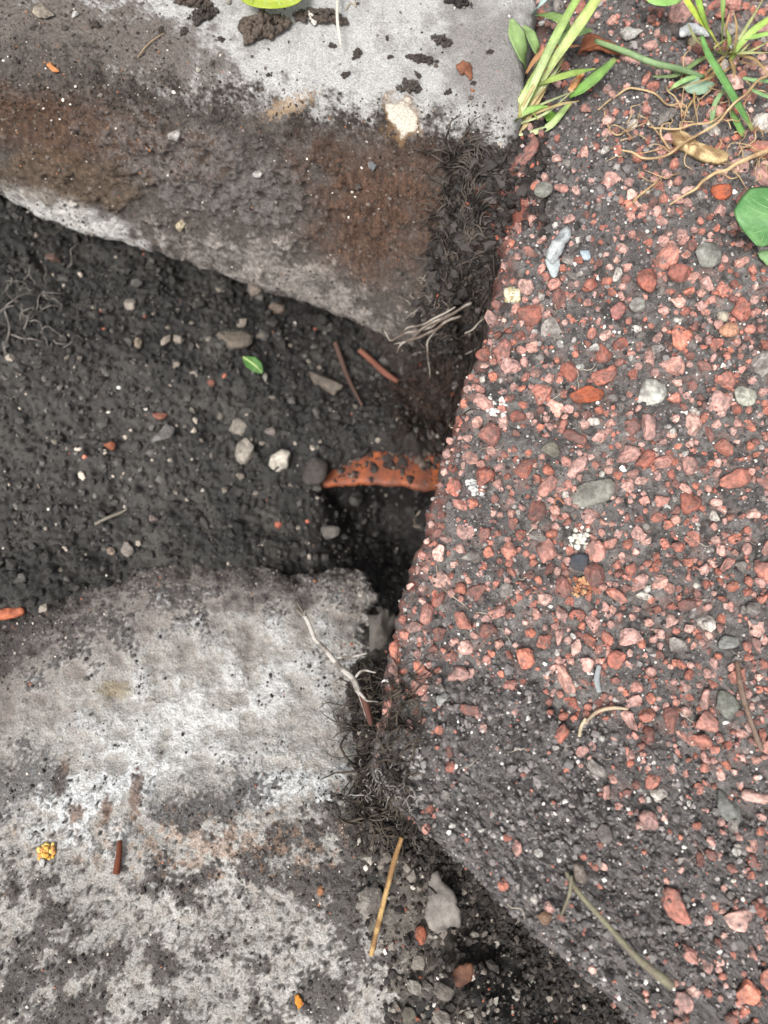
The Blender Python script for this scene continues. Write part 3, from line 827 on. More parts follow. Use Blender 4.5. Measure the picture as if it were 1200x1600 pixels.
# dirt on the kerb block
kw = inframe(kpx, kpy) * (0.12 + 1.2 * sstep(-0.1, 0.4, blob(kpx, kpy, 90, 60, 260, 120, 10)) + 0.6 * sstep(-0.3, 0.3, blob(kpx, kpy, 400, 230, 420, 110, 10))
                          + 0.8 * sstep(-.2, .4, blob(kpx, kpy, 700, 210, 130, 60)) + 0.35 * (kpy > 150))
kw = kw * sstep(0.2, -0.1, blob(kpx, kpy, 628, 184, 28, 36, -15))
C, Nn, i = pick(KG, KN, kw, 6500)
R = np.clip(np.exp(rng.normal(math.log(0.00042), 0.5, len(C))), 0.0002, 0.0022)
Kc = palette(len(C), [(50, S(74, 66, 60)), (26, S(46, 40, 36)), (20, S(108, 100, 94)), (3, S(215, 208, 198)), (2.5, S(150, 100, 66))])
o = crumbs('dirt_grains', C + Nn * (R * 0.25)[:, None], R, Kc, M_CRUMB, kerb_block)
# dirt on the footing
fw = inframe(fpx, fpy) * (0.03 + 0.9 * sstep(490, 575, fpx) * (fpy > 880) * (fpy < 1330) + 0.9 * fdark + 1.2 * sstep(40, -40, fpy - np.interp(fpx, [-300, 0, 170, 300, 450, 570], [1080, 1060, 930, 900, 930, 910])))
C, Nn, i = pick(FG, FN, fw, 6500)
R = np.clip(np.exp(rng.normal(math.log(0.00045), 0.5, len(C))), 0.0002, 0.0022)
Kc = palette(len(C), [(50, S(66, 61, 59)), (26, S(46, 42, 41)), (20, S(104, 98, 94)), (5, S(186, 178, 168)), (1.5, S(160, 104, 76))])
o = crumbs('dirt_grains', C + Nn * (R * 0.2)[:, None], R, Kc, M_CRUMB, foot)

# ------------------------------------------------------------------ loose things
def rock(px, py, rpx, c, label, cat='pebble', name='pebble', asp=1.0, rot=0.0, h=0.8, sink=0.15, group=None, level=ICO3, cuts=7, rough=0.14, mat=None):
    p = at(px, py); r = rpx * pxm(p)
    V, F = stone_shape(level, cuts, rough)
    V = V * np.array([math.sqrt(asp), 1 / math.sqrt(asp), h])
    me = raw_mesh(name, V, F, None, True); me.materials.append(mat or M_ROCK)
    o = bpy.data.objects.new(name, me); col.objects.link(o)
    o.location = p + np.array([0, 0, r * h * (0.6 - sink)]); o.scale = (r, r, r); o.rotation_euler = (rng.uniform(-.2, .2), rng.uniform(-.2, .2), math.radians(rot))
    o.color = (*(S(*c) * 0.74), 1)
    return tag(o, label, cat, group)

def clod_shape():
    V, F = ICO3
    V = V * (1 + 0.55 * billow(V, 1.6, 3, 0.65, seed=rng.uniform(0, 60)) + 0.2 * fbm(V, 1.1, 2, seed=rng.uniform(0, 60)))[:, None]
    return V * np.array([rng.uniform(.85, 1.3), rng.uniform(.8, 1.1), 0.75]), F
def clod(px, py, rpx, label, c=(62, 55, 50), asp=1.0, rot=0, group=None, name='soil_clod', h=1.0):
    p = at(px, py); r = rpx * pxm(p)
    n = int(np.clip(rpx * 8, 40, 260))
    a = rng.uniform(0, 6.28, n); q = np.sqrt(rng.uniform(0, 1, n)) * (0.75 + 0.35 * np.sin(a * 2 + rng.uniform(0, 6)) + 0.2 * np.sin(a * 5 + rng.uniform(0, 6)))
    parts = []
    for k in range(n):
        V, F = ICO1
        V = V * (1 + 0.2 * rng.normal(size=(len(V), 1))) * rng.uniform(0.7, 1.2, size=3)
        rr = rng.uniform(0.07, 0.2) * (1.6 if rpx < 10 else 1.0)
        parts.append((V * rr + np.array([q[k] * math.cos(a[k]), q[k] * math.sin(a[k]), max(0, 0.55 * (1 - abs(q[k]))) * rng.uniform(-.2, 1.0) - 0.1]), F))
    V, F = join(parts)
    V = V * np.array([math.sqrt(asp), 1 / math.sqrt(asp), h])
    me = raw_mesh(name, V, F, None, True); me.materials.append(M_CLOD)
    o = bpy.data.objects.new(name, me); col.objects.link(o)
    o.location = p + np.array([0, 0, r * 0.25]); o.scale = (r, r, r); o.rotation_euler = (0, 0, math.radians(rot)); o.color = (*S(*c), 1)
    return tag(o, label, 'soil clod', group)

def flake(outline, c, name, label, cat, thick=0.0012, lift=0.0012, dome=0.001, mat=None, c2=None, group=None, tilt=(0, 0), rag=0.0008):
    """thin irregular plate with its own thickness, lying on what is below it"""
    q = np.array([at(a, b) for a, b in outline])
    cen = q.mean(0)
    zpl = np.median(q[:, 2]) + lift
    ring = catmull(np.vstack([q, q[:1]]), 6 * len(q) + 1)[:-1]
    ring[:, :2] += rag * np.stack([fbm(ring, 300, 3, seed=5), fbm(ring, 300, 3, seed=6)], -1)
    ring[:, 2] = zpl + (ring[:, 0] - cen[0]) * tilt[0] + (ring[:, 1] - cen[1]) * tilt[1]
    m = len(ring)
    cz = np.array([cen[0], cen[1], zpl])
    levels = []
    for f in (1.0, 0.75, 0.45, 0.2):
        L = cz + (ring - cz) * f
        L[:, 2] += dome * (1 - f * f) + min(thick, 0.004) * 0.5 * fbm(L, 200, 3, seed=3)
        levels.append(L)
    bot = ring - np.array([0, 0, thick])
    V = np.vstack([bot] + levels + [cz[None] + [0, 0, dome], cz[None] - [0, 0, thick]])
    F = []
    for l in range(4):
        for j in range(m):
            k = (j + 1) % m
            a, b, d, e = l * m + j, l * m + k, (l + 1) * m + k, (l + 1) * m + j
            F += [(a, b, d), (a, d, e)]
    top = len(V) - 2
    for j in range(m):
        k = (j + 1) % m
        F += [(4 * m + j, 4 * m + k, top), (k, j, top + 1)]
    Kc = np.tile(S(*c) * 0.74, (len(V), 1))
    if c2 is not None: Kc = mix(Kc, S(*c2) * 0.74, sstep(-0.2, 0.3, fbm(V, 160, 3, seed=rng.uniform(0, 40))))
    o = mesh_obj(name, V, np.array(F), mat or M_CHIP, Kc)
    return tag(o, label, cat, group)

def strand(path, rpx, c, name, label, cat, lift=0.001, c2=None, n=40, sides=7, wob=0.0, zs=None, mat=None, group=None, extra=(), flat=1.0):
    """stem or root lying along reference pixels; zs gives heights, otherwise it rests on the surface"""
    def pts(path, zs):
        if zs is None:
            q = np.array([at(a, b, lift) for a, b in path])
        else:
            q = np.array([P(a, b, z) for (a, b), z in zip(path, zs)])
        return q
    q = pts(path, zs)
    m = pxm(q.mean(0))
    parts = [tube(q, np.array(rpx) * m, n, sides, flat, wob)]
    for pth, z2, rr in extra:
        q2 = pts(pth, z2); parts.append(tube(q2, np.array(rr) * m, 18, 5, 1.0, wob))
    V, F = join(parts)
    Kc = np.tile(S(*c) * 0.8, (len(V), 1))
    if c2 is not None: Kc = mix(Kc, S(*c2) * 0.8, sstep(-0.15, 0.25, fbm(V, 110, 3, seed=rng.uniform(0, 40))))
    o = mesh_obj(name, V, F, mat or M_ROOT, Kc)
    return tag(o, label, cat, group)

# --- clay drain pipe in the pit
def pipe():
    # a clay pipe running away under the kerb, its mouth towards the pit
    front = P(622, 754, -0.128)
    ro, ri, L = 0.125, 0.117, 0.024
    ax_ = np.array([0.10, 1.0, -0.22]); ax_ /= np.linalg.norm(ax_)
    up = np.array([0, 0, 1.0]); up -= ax_ * (up @ ax_); up /= np.linalg.norm(up)
    sd_ = np.cross(ax_, up)
    c0 = front - up * ro
    th = np.linspace(0, 2 * np.pi, 240, endpoint=False)
    prof = [(L, ri), (0.004, ri), (0.0, ri + 0.002), (-0.001, ri + 0.005), (0.0, ro - 0.001), (0.003, ro), (0.012, ro), (0.02, ro), (0.03, ro), (L, ro)]
    rows = []
    for a, r in prof:
        ring = c0 + ax_ * a + r * (up * np.cos(th)[:, None] + sd_ * np.sin(th)[:, None])
        chip = 0.0025 * fbm(np.stack([np.cos(th), np.sin(th), 0 * th], -1), 9, 4, seed=9)
        ring = ring + ax_ * (chip * (a < 0.01))[:, None]
        rows.append(ring)
    Gp = np.array(rows); Gp = np.concatenate([Gp, Gp[:, :1]], 1)
    V = Gp.reshape(-1, 3)
    Kc = np.tile(S(124, 68, 44), (len(V), 1))
    n = fbm(V, 90, 4, seed=70)
    Kc = mix(Kc, S(100, 58, 44), sstep(0, 0.4, n)); Kc = mix(Kc, S(160, 84, 46), sstep(0.1, 0.5, -n))
    o = mesh_obj('clay_pipe', V, grid_faces(*Gp.shape[:2]), M_TERRA, Kc)
    tag(o, 'orange terracotta drain pipe with a dark open mouth, buried in the pit', 'pipe')
    T = Gp[5:10].reshape(-1, 3)
    T = T[(T[:, 2] > front[2] - 0.03)]
    i = rng.integers(0, len(T), 1100)
    T2 = T[i] + rng.normal(size=(len(i), 3)) * np.array([.002, .003, 0])
    back = sstep(0.0, 0.016, (T2 - c0) @ ax_)
    k = rng.uniform(size=len(i)) < 1.3 * back + 0.7 * sstep(0.0, 0.3, fbm(T2, 45, 3, seed=8)) - 0.25
    T2 = T2[k]; R = np.clip(np.exp(rng.normal(math.log(0.0011), 0.6, len(T2))), 0.0003, 0.0035)
    crumbs('soil_grains', T2, R, palette(len(T2), [(5, S(60, 52, 48)), (3, S(42, 36, 34)), (2, S(92, 80, 72))]), M_CRUMB, o)
pipe()

# --- clods and bits on top of the kerb block
clod(412, 48, 34, 'largest crumbly soil clod on the pale kerb top, below the yellow-green leaf', (84, 74, 66), 1.1, 60)
clod(318, 26, 19, 'dark soil clod on kerb top left of the yellow-green leaf', (64, 57, 53), 1.0, 80)
clod(302, 4, 22, 'soil clod at the photo\'s top edge, left of the yellow-green leaf', (74, 65, 58), 1.6, 10)
clod(505, 30, 26, 'flat crumbly soil clod on kerb top beside a pale splinter', (79, 70, 64), 1.6, -15, h=.7)
clod(470, 26, 13, 'small soil clod just right of the yellow-green leaf tip', (84, 74, 66))
clod(558, 86, 9, 'small dark round clod alone on the pale kerb top', (71, 64, 58))
clod(690, 66, 15, 'dark crumbly clod on the kerb top above the brown leaf scrap', (74, 67, 64))
clod(660, 95, 15, 'flat sprawling clod on the kerb top left of the brown leaf scrap', (69, 62, 58), 1.9, -12)
clod(715, 4, 17, 'blackish clod at the top edge near the right end of the kerb', (51, 47, 46), 1.4, 0)
clod(640, 138, 18, 'dark clod just above the white chipped spot on the kerb edge', (76, 69, 64), 0.9, 30)
for (x, y, r) in ((345, 62, 6), (610, 90, 5), (765, 82, 6), (653, 118, 6), (740, 130, 5), (605, 60, 4), (700, 145, 6), (252, 48, 7), (288, 50, 8), (150, 40, 9), (520, 72, 6), (420, 118, 5), (540, 118, 7)):
    clod(x, y, r, 'small dark soil crumb lying on the kerb top', (74, 66, 61), group='small crumbs on the kerb top')
rock(72, 22, 16, (170, 158, 142), 'pale sandy lump in the dirt at the upper left kerb corner', 'stone', 'stone', 1.4, -20, .5)
rock(118, 24, 6, (230, 226, 220), 'small white pebble on the dirty upper left kerb top', rot=30)
rock(356, 4, 7, (220, 214, 200), 'small white pebble at the top edge beside the yellow-green leaf')
rock(284, 353, 10, (206, 190, 160), 'cream pebble stuck low on the kerb front', sink=.4)
rock(405, 272, 9, (196, 190, 184), 'pale grey pebble stuck mid height on the kerb front', sink=.4, asp=1.5)
rock(275, 214, 13, (184, 178, 172), 'pale flat stone stuck in the dirt of the kerb front', sink=.5, asp=1.5, rot=10)
rock(580, 260, 9, (140, 142, 145), 'bluish grey pebble stuck in the rusty patch', sink=.4)
rock(310, 110, 5, (215, 208, 196), 'tiny white pebble on the damp part of the kerb top')
rock(114, 318, 7, (206, 198, 190), 'white pebble on the pale lower left edge of the kerb front', sink=.4)
flake([(714, 106), (722, 98), (736, 104), (741, 116), (738, 127), (728, 118), (717, 114)], (150, 100, 76), 'leaf_scrap', 'brown leaf scrap lying on the kerb top near its right end', 'leaf scrap', 0.0005, 0.0012, 0.0006, c2=(120, 78, 58), rag=.002)
flake([(74, 100), (80, 99), (91, 110), (92, 117), (85, 117), (77, 109)], (198, 132, 84), 'wood_chip', 'orange wood chip on the dirty left part of the kerb', 'wood chip', 0.0006, 0.0015, 0.001)
flake([(480, 22), (487, 20), (496, 36), (495, 43), (488, 42)], (222, 216, 206), 'shell_chip', 'white shell chip on the kerb top beside a soil clod', 'shell chip', 0.0008, 0.0025, 0.001)
strand([(529, -20), (527, 25), (531, 60), (535, 82)], [2.8, 2.5, 2.2, 0.5], (222, 216, 200), 'straw', 'thin pale straw splinter hanging over the kerb top', 'straw', zs=[.022, .028, .026, .020])
strand([(216, 92), (228, 76), (244, 62), (258, 53)], [1.0, 1.4, 1.2, 0.6], (160, 138, 112), 'root', 'short tan rootlet on the damp left kerb top', 'root', n=20)
strand([(540, 18), (548, 6), (556, 12), (552, -6)], [0.9, 0.9, 0.8, 0.5], (176, 164, 140), 'root', 'curled thread of root beside the straw at the top', 'root', n=24)
strand([(213, 208), (228, 228), (240, 240), (241, 262)], [1.0, 1.2, 1.0, 0.5], (52, 46, 42), 'root', 'dark hair root hanging on the kerb front', 'root', n=24)

# --- leaves
def leaf(path, widths, zs, c, c2, name, label, veins=True, n=30, flat=0.05, fold=0.12, c_rib=(200, 220, 150)):
    q = np.array([P(a, b, z) for (a, b), z in zip(path, zs)]); m = pxm(q.mean(0))
    V, F = tube(q, np.array(widths) * m, n, 14, flat, 0, fold=fold)
    Kc = mix(np.tile(S(*c), (len(V), 1)), S(*c2), sstep(-0.3, 0.4, fbm(V, 120, 3, seed=rng.uniform(0, 30))))
    o = mesh_obj(name, V, F, M_LEAF, Kc)
    tag(o, label, 'leaf')
    if veins:
        qv = q + np.array([0, 0, 0.0002 + flat * np.mean(widths) * m * 1.1])
        V, F = tube(qv, [1.2 * m, 1.4 * m, 0.4 * m], n, 5)
        mesh_obj('midrib', V, F, M_LEAF, S(*c_rib), parent=o)
        qc = catmull(qv, 30); T_ = np.gradient(qc, axis=0)
        if max(widths) * m > 0.008:
            for kk in (6, 10, 14, 18, 22):
                for sg in (-1, 1):
                    sd_ = np.cross(T_[kk], [0, 0, 1.0]); sd_ /= np.linalg.norm(sd_)
                    wl = np.interp(kk / 29, np.linspace(0, 1, len(widths)), widths) * m * 0.8
                    e = qc[kk] + sd_ * sg * wl + T_[kk] * 4 + np.array([0, 0, fold * wl])
                    V, F = tube(np.array([qc[kk], (qc[kk] + e) / 2 + T_[kk], e]), [0.9 * m, 0.7 * m, 0.3 * m], 10, 5)
                    mesh_obj('vein', V, F, M_LEAF, S(*c_rib), parent=o)
    return o
leaf([(370, -30), (395, -8), (425, -4), (455, -8), (478, -32)], [4, 22, 25, 22, 4], [.024, .030, .031, .030, .025], (168, 186, 64), (186, 198, 92), 'leaf', 'bright yellow-green leaf poking in at the top edge above the kerb')
leaf([(1000, -18), (1025, -6), (1048, -6), (1075, -20)], [4, 20, 19, 4], [.020, .024, .024, .022], (150, 196, 110), (172, 210, 130), 'leaf', 'fresh green leaf tip at the top edge above the red gravel')
leaf([(1242, 306), (1215, 330), (1200, 352), (1186, 385)], [14, 56, 58, 4], [.030, .030, .028, .020], (96, 146, 88), (122, 168, 108), 'leaf', 'broad round green leaf at the right edge over red gravel', fold=0.1, c_rib=(150, 186, 130))
leaf([(380, 558), (392, 566), (402, 574), (410, 583)], [2, 11, 10, 2], [-.116, -.114, -.114, -.117], (84, 128, 66), (104, 144, 84), 'leaf', 'tiny bright green leaf lying on the dark pit soil', veins=True)
flake([(1060, 150), (1068, 133), (1082, 130), (1090, 140), (1110, 146), (1098, 156), (1076, 158)], (176, 206, 176), 'leaf_scrap', 'pale mint green leaf scrap among the roots at upper right', 'leaf scrap', 0.0004, 0.006, 0.003, mat=M_LEAF)
flake([(1180, 400), (1192, 396), (1206, 402), (1204, 416), (1190, 418)], (160, 200, 140), 'leaf_scrap', 'small pale green leaf scrap below the broad leaf at the right edge', 'leaf scrap', 0.0004, 0.004, 0.002, mat=M_LEAF)

# --- grass tufts
def tuft(name, label, base, blades, cat='grass'):
    root = bpy.data.objects.new(name, None); col.objects.link(root)
    b = at(*base); root.location = b; root.empty_display_size = 0.01
    tag(root, label, cat)
    for path, w, zs, c, c2, nm in blades:
        q = np.array([P(a, d, z) for (a, d), z in zip(path, zs)]); m = pxm(q.mean(0))
        fl, fo = (0.9, 0) if nm in ('stem', 'root') else (0.07, 0.28) if nm == 'blade' else (0.12, 0.35)
        V, F = tube(q, np.array(w) * m, 26, 8, fl, 0.0012 if nm == 'root' else 0, fold=fo)
        t = np.linalg.norm(V - q[0], axis=1); t = t / t.max()
        Kc = mix(np.tile(S(*c), (len(V), 1)), S(*c2), t)
        ridge = np.tile([1.1, 0.92, 1.12, 0.86, 1.05, 0.9, 1.1, 0.95], len(V) // 8 + 1)[:len(V)]
        Kc = Kc * (ridge * (1 + 0.3 * fbm(V, 130, 3, seed=rng.uniform(0, 40))))[:, None]
        Kc = mix(Kc, S(190, 170, 110), 0.6 * sstep(0.86, 1.0, t) * (nm == 'blade'))
        mesh_obj(nm, V, F, M_ROOT if nm == 'root' else M_LEAF, Kc, parent=root)
    return root
GR, GY, GP, DRY = (144, 176, 90), (180, 198, 112), (198, 208, 156), (170, 130, 94)
def thin_blades(n, bx, by, tx, ty, zt, cols):
    out = []
    for _ in range(n):
        x0, y0 = bx + rng.normal() * 9, by + rng.normal() * 7
        x1, y1 = rng.uniform(*tx), rng.uniform(*ty)
        mx_, my_ = (x0 + x1) / 2 + rng.normal() * 10, (y0 + y1) / 2 + rng.normal() * 8
        z1 = rng.uniform(*zt); w = rng.uniform(1.6, 3.6)
        c = cols[int(rng.integers(len(cols)))]
        out.append(([(x0, y0), (mx_, my_), (x1, y1)], [w, w * 1.1, 0.5], [.002, z1 * .8, z1], c, tuple(int(v * .85) for v in c), 'dry_blade' if c[0] > c[1] else 'blade'))
    return out
tuft('grass_tuft', 'grass tuft with bright blades rooted in the joint beside the kerb corner', (805, 195), [
    ([(797, 200), (818, 165), (850, 95), (878, 40), (915, -25)], [3, 6, 7, 7, 5], [.002, .012, .026, .034, .04], GP, GR, 'blade'),
    ([(805, 190), (842, 130), (878, 78), (908, 35), (945, -20)], [4, 8, 8, 9, 7], [.003, .014, .030, .040, .048], GP, GY, 'blade'),
    ([(838, 135), (862, 125), (900, 114), (932, 107)], [3, 6, 6, 1], [.012, .020, .022, .018], GY, GR, 'blade'),
    ([(890, 152), (908, 140), (930, 122), (962, 92)], [4, 9, 9, 4], [.008, .014, .018, .016], (120, 164, 84), (146, 182, 102), 'blade'),
    ([(790, 195), (812, 180), (835, 170), (858, 166)], [3, 7, 6, 1], [.004, .009, .012, .010], GP, (150, 200, 90), 'blade'),
    ([(800, 214), (832, 208), (858, 198), (878, 176), (892, 160)], [2, 5, 6, 5, 3], [.003, .006, .008, .009, .008], (214, 222, 180), (160, 190, 110), 'blade'),
    ([(796, 198), (806, 172), (826, 135), (846, 105)], [3, 5, 5, 1], [.003, .010, .018, .022], GP, (170, 200, 100), 'blade'),
    ([(788, 196), (795, 176), (808, 160), (822, 148)], [3, 5, 4, 1], [.003, .008, .012, .014], (196, 216, 140), GY, 'blade'),
    ([(822, 112), (815, 85), (806, 55), (799, 30)], [3, 12, 14, 3], [.006, .018, .026, .028], (128, 160, 100), (160, 186, 124), 'fuzzy_leaf'),
    ([(840, 100), (838, 80), (828, 55), (818, 40)], [3, 8, 9, 2], [.004, .016, .022, .024], (120, 150, 92), (150, 176, 116), 'fuzzy_leaf'),
    ([(836, 24), (858, 26), (878, 34), (892, 52)], [3, 9, 10, 4], [.012, .020, .024, .020], (126, 156, 90), (148, 176, 108), 'fuzzy_leaf'),
    ([(850, 82), (880, 62), (905, 50), (926, 48)], [3, 9, 10, 3], [.010, .020, .024, .020], (130, 162, 100), (156, 184, 124), 'fuzzy_leaf'),
    ([(832, 22), (844, 8), (858, -6)], [4, 7, 5], [.012, .020, .026], (170, 196, 190), (190, 210, 204), 'fuzzy_leaf'),
    ([(822, 115), (838, 92), (860, 76), (905, 72)], [2, 5, 5, 2], [.012, .020, .024, .02], DRY, (206, 150, 110), 'dry_blade'),
    ([(784, 182), (786, 162), (794, 148), (804, 140)], [4, 6, 5, 1], [.002, .006, .009, .010], (190, 158, 128), (150, 112, 84), 'dry_blade'),
    ([(862, 198), (862, 186), (848, 174)], [4, 11, 6], [.004, .006, .006], (110, 156, 62), (130, 176, 72), 'blade'),
    ([(930, 64), (975, 80), (1020, 98), (1062, 108), (1100, 120)], [4, 5, 5, 5, 3], [.012, .016, .017, .015, .010], (140, 164, 116), (128, 156, 112), 'stem')] + thin_blades(14, 806, 195, (800, 930), (60, 190), (.008, .024), [GP, GR, GY, (200, 180, 130)]))
tuft('grass_tuft', 'loose grass clump with tangled pale roots on the red gravel at upper right', (1130, 85), [
    ([(1128, 85), (1112, 55), (1090, 28), (1062, -15)], [3, 5, 6, 5], [.006, .020, .030, .036], (196, 200, 120), (190, 212, 80), 'blade'),
    ([(1126, 80), (1108, 50), (1096, 20), (1085, -20)], [3, 5, 6, 5], [.006, .022, .032, .040], (180, 200, 110), (150, 190, 80), 'blade'),
    ([(1127, 80), (1128, 45), (1129, 15), (1130, -20)], [3, 4, 4, 4], [.006, .020, .030, .036], (170, 190, 110), (140, 170, 100), 'blade'),
    ([(1096, 56), (1106, 85), (1122, 112), (1150, 160), (1176, 204)], [3, 6, 7, 7, 3], [.022, .022, .020, .016, .010], (118, 164, 94), (106, 152, 86), 'blade'),
    ([(1142, 95), (1155, 72), (1175, 50), (1205, 28)], [3, 5, 6, 5], [.005, .016, .022, .026], (170, 196, 120), (170, 200, 100), 'blade'),
    ([(1160, 62), (1178, 58), (1205, 52)], [3, 5, 4], [.018, .022, .024], (150, 186, 100), (160, 196, 110), 'blade'),
    ([(1100, 118), (1075, 124), (1055, 134), (1044, 142)], [3, 5, 4, 1], [.010, .013, .012, .008], (150, 190, 120), (170, 206, 140), 'blade'),
    ([(1140, 128), (1118, 160), (1112, 190), (1108, 205)], [3, 4, 4, 1], [.012, .010, .006, .005], (150, 176, 130), (130, 160, 110), 'blade'),
    ([(1140, 170), (1150, 190), (1158, 206), (1160, 214)], [3, 6, 6, 2], [.006, .008, .008, .006], (120, 160, 90), (110, 150, 84), 'blade'),
    ([(1160, 122), (1180, 126), (1210, 128)], [3, 4, 3], [.012, .014, .014], (150, 184, 130), (140, 176, 120), 'blade'),
    ([(1170, 138), (1190, 148), (1212, 156)], [3, 4, 3], [.010, .012, .012], (150, 190, 130), (150, 186, 130), 'blade'),
    ([(1020, 120), (1055, 118), (1090, 96), (1105, 88)], [2, 4, 4, 2], [.006, .010, .010, .008], (140, 160, 110), (130, 156, 100), 'blade'),
    ([(1140, 20), (1134, 45), (1134, 70), (1132, 84)], [1, 2.4, 2.4, 1.5], [.030, .024, .014, .006], (176, 140, 106), (170, 140, 110), 'dry_blade')] + thin_blades(16, 1135, 88, (1040, 1210), (-10, 200), (.008, .024), [(196, 200, 140), (160, 186, 100), (200, 170, 120), (180, 150, 110)]))

# --- root tangles
def tangle(name, label, roots, c, c2, hairs=0, box=None, rr=(0.6, 1.3), zr=(0.002, 0.010), hl=60, curl=1.0):
    parts = []
    for path, r, zs in roots:
        q = np.array([P(a, b, z) for (a, b), z in zip(path, zs)]) if zs is not None else np.array([at(a, b, 0.0015) for a, b in path])
        parts.append(tube(q, np.array(r) * pxm(q.mean(0)), 40, 6, 1.0, 0.0022))
    for _ in range(hairs):
        x, y = rng.uniform(box[0], box[2]), rng.uniform(box[1], box[3]); a = rng.uniform(0, 6.28)
        pts = []
        L = rng.uniform(0.4, 1.0) * hl
        for k in range(6):
            pts.append(at(x, y, rng.uniform(*zr) * math.sin(0.3 + k * 0.5)))
            a += rng.normal() * 0.6 * curl; x += L / 6 * math.cos(a); y += L / 6 * math.sin(a)
        pts = np.array(pts); pts[:, 2] = smooth_rows(pts[:, 2:3], 1.0)[:, 0]
        r = rng.uniform(*rr) * pxm(pts.mean(0))
        parts.append(tube(pts, [r, r * .9, r * .4], 26, 5, 1.0, 0.001))
    V, F = join(parts)
    Kc = mix(np.tile(S(*c), (len(V), 1)), S(*c2), sstep(-0.3, 0.4, fbm(V, 100, 3, seed=rng.uniform(0, 30))))
    return tag(mesh_obj(name, V, F, M_ROOT, Kc), label, 'roots')
tangle('root_tangle', 'web of thin tan roots spread on the red gravel below the upper right grass', [
    ([(1240, 215), (1190, 240), (1140, 262), (1090, 292), (1048, 322)], [4, 4, 3, 2.5, 1], [.014, .014, .012, .008, .003]),
    ([(1240, 90), (1190, 125), (1150, 160), (1120, 190), (1080, 215), (1050, 240), (1000, 246), (948, 233)], [2, 2.2, 2, 2, 2.4, 2.2, 2, 1], [.02, .02, .018, .014, .010, .008, .006, .003]),
    ([(935, 175), (955, 155), (985, 145), (1010, 147), (1040, 165), (1070, 170)], [1.2, 1.6, 1.6, 1.6, 1.4, 1], None),
    ([(938, 172), (948, 200), (962, 215), (985, 205), (1000, 180)], [1, 1.4, 1.4, 1.2, .8], None),
    ([(1010, 198), (1040, 205), (1075, 196), (1110, 190), (1150, 165)], [1.2, 1.6, 1.8, 1.8, 1.2], [.006, .008, .010, .012, .012]),
    ([(1050, 235), (1035, 215), (1034, 200), (1046, 190)], [1.6, 1.8, 1.6, 1], [.006, .009, .009, .006]),
    ([(990, 320), (1005, 300), (1022, 288)], [2.2, 2, 1.4], None)], (190, 164, 126), (150, 124, 92), 46, (960, 130, 1195, 280), (0.6, 1.3), (.002, .012), 90)
tangle('root_tuft', 'frayed tuft of grey roots jutting from the soil below the kerb corner', [
    ([(735, 475), (690, 500), (655, 518), (625, 524), (608, 530), (598, 518)], [2, 2.4, 2.4, 2, 1.6, 1], [-0.036, -0.042, -0.048, -0.054, -0.058, -0.058]),
    ([(720, 485), (680, 505), (650, 522), (628, 540), (620, 552)], [2, 2.2, 2, 1.5, .8], [-0.038, -0.042, -0.046, -0.052, -0.056]),
    ([(720, 490), (690, 508), (665, 520), (640, 530), (615, 540)], [2, 2.6, 2.6, 2, .8], [-0.038, -0.040, -0.044, -0.048, -0.054]),
    ([(710, 480), (680, 495), (660, 506), (640, 512), (630, 522)], [1.5, 2, 2, 1.5, .7], [-0.036, -0.040, -0.044, -0.048, -0.052]),
    ([(728, 520), (738, 512), (752, 498), (768, 482)], [1.4, 1.6, 1.4, .7], [-0.048, -0.042, -0.036, -0.033]),
    ([(700, 505), (672, 530), (668, 560), (672, 590)], [1.4, 1.6, 1.4, .7], [-0.048, -0.058, -0.068, -0.088])], (150, 142, 132), (96, 84, 76), 40, (640, 440, 740, 560), (0.6, 1.2), (.002, .010), 60)
tangle('root_mat', 'dark mat of hair roots covering the soil joint beside the kerb face', [], (84, 76, 70), (34, 30, 28), 380, (690, 235, 752, 530), (0.4, 2.0), (.002, .014), 80, curl=0.8)
tangle('root_mat', 'brown fibrous roots hanging in the dark gap above the clay pipe', [], (64, 50, 42), (38, 30, 26), 110, (630, 560, 700, 680), (0.7, 1.4), (.002, .012), 70)
tangle('root_mat', 'hairy black roots bundled at the broken corner of the red slab', [], (78, 70, 62), (38, 33, 29), 240, (555, 1050, 640, 1300), (0.5, 2.2), (.002, .012), 90, curl=0.7)
tangle('root_tuft', 'curly pale fibre tuft at the broken corner of the red slab', [], (150, 145, 140), (96, 90, 86), 46, (575, 1190, 650, 1275), (0.6, 1.3), (.003, .012), 60, curl=1.8)
tangle('root_tangle', 'faint grey rootlets on the pit soil at the left edge', [
    ([(10, 560), (18, 520), (12, 490), (25, 470), (50, 460)], [2, 2, 1.6, 1.4, .8], None), ([(18, 525), (40, 530), (70, 538)], [1.6, 1.6, .8], None)],
    (120, 114, 108), (86, 80, 76), 26, (-10, 420, 110, 560), (0.7, 1.3), (.002, .008), 60)
tangle('hair_roots', 'fine pale hair roots scattered over the red slab', [
    ([(678, 882), (690, 918), (710, 938), (740, 952), (765, 958)], [.8, .9, .9, .8, .5], None), ([(850, 790), (838, 815), (826, 832), (818, 836)], [.9, 1, .9, .6], None),
    ([(655, 800), (648, 815), (655, 826), (645, 822)], [.9, .9, .8, .5], None), ([(680, 655), (700, 660), (705, 668)], [.8, 1, .6], None)], (190, 178, 160), (130, 116, 104), 26, (700, 450, 1190, 1450), (0.4, 0.8), (.001, .004), 60)['kind'] = 'stuff'

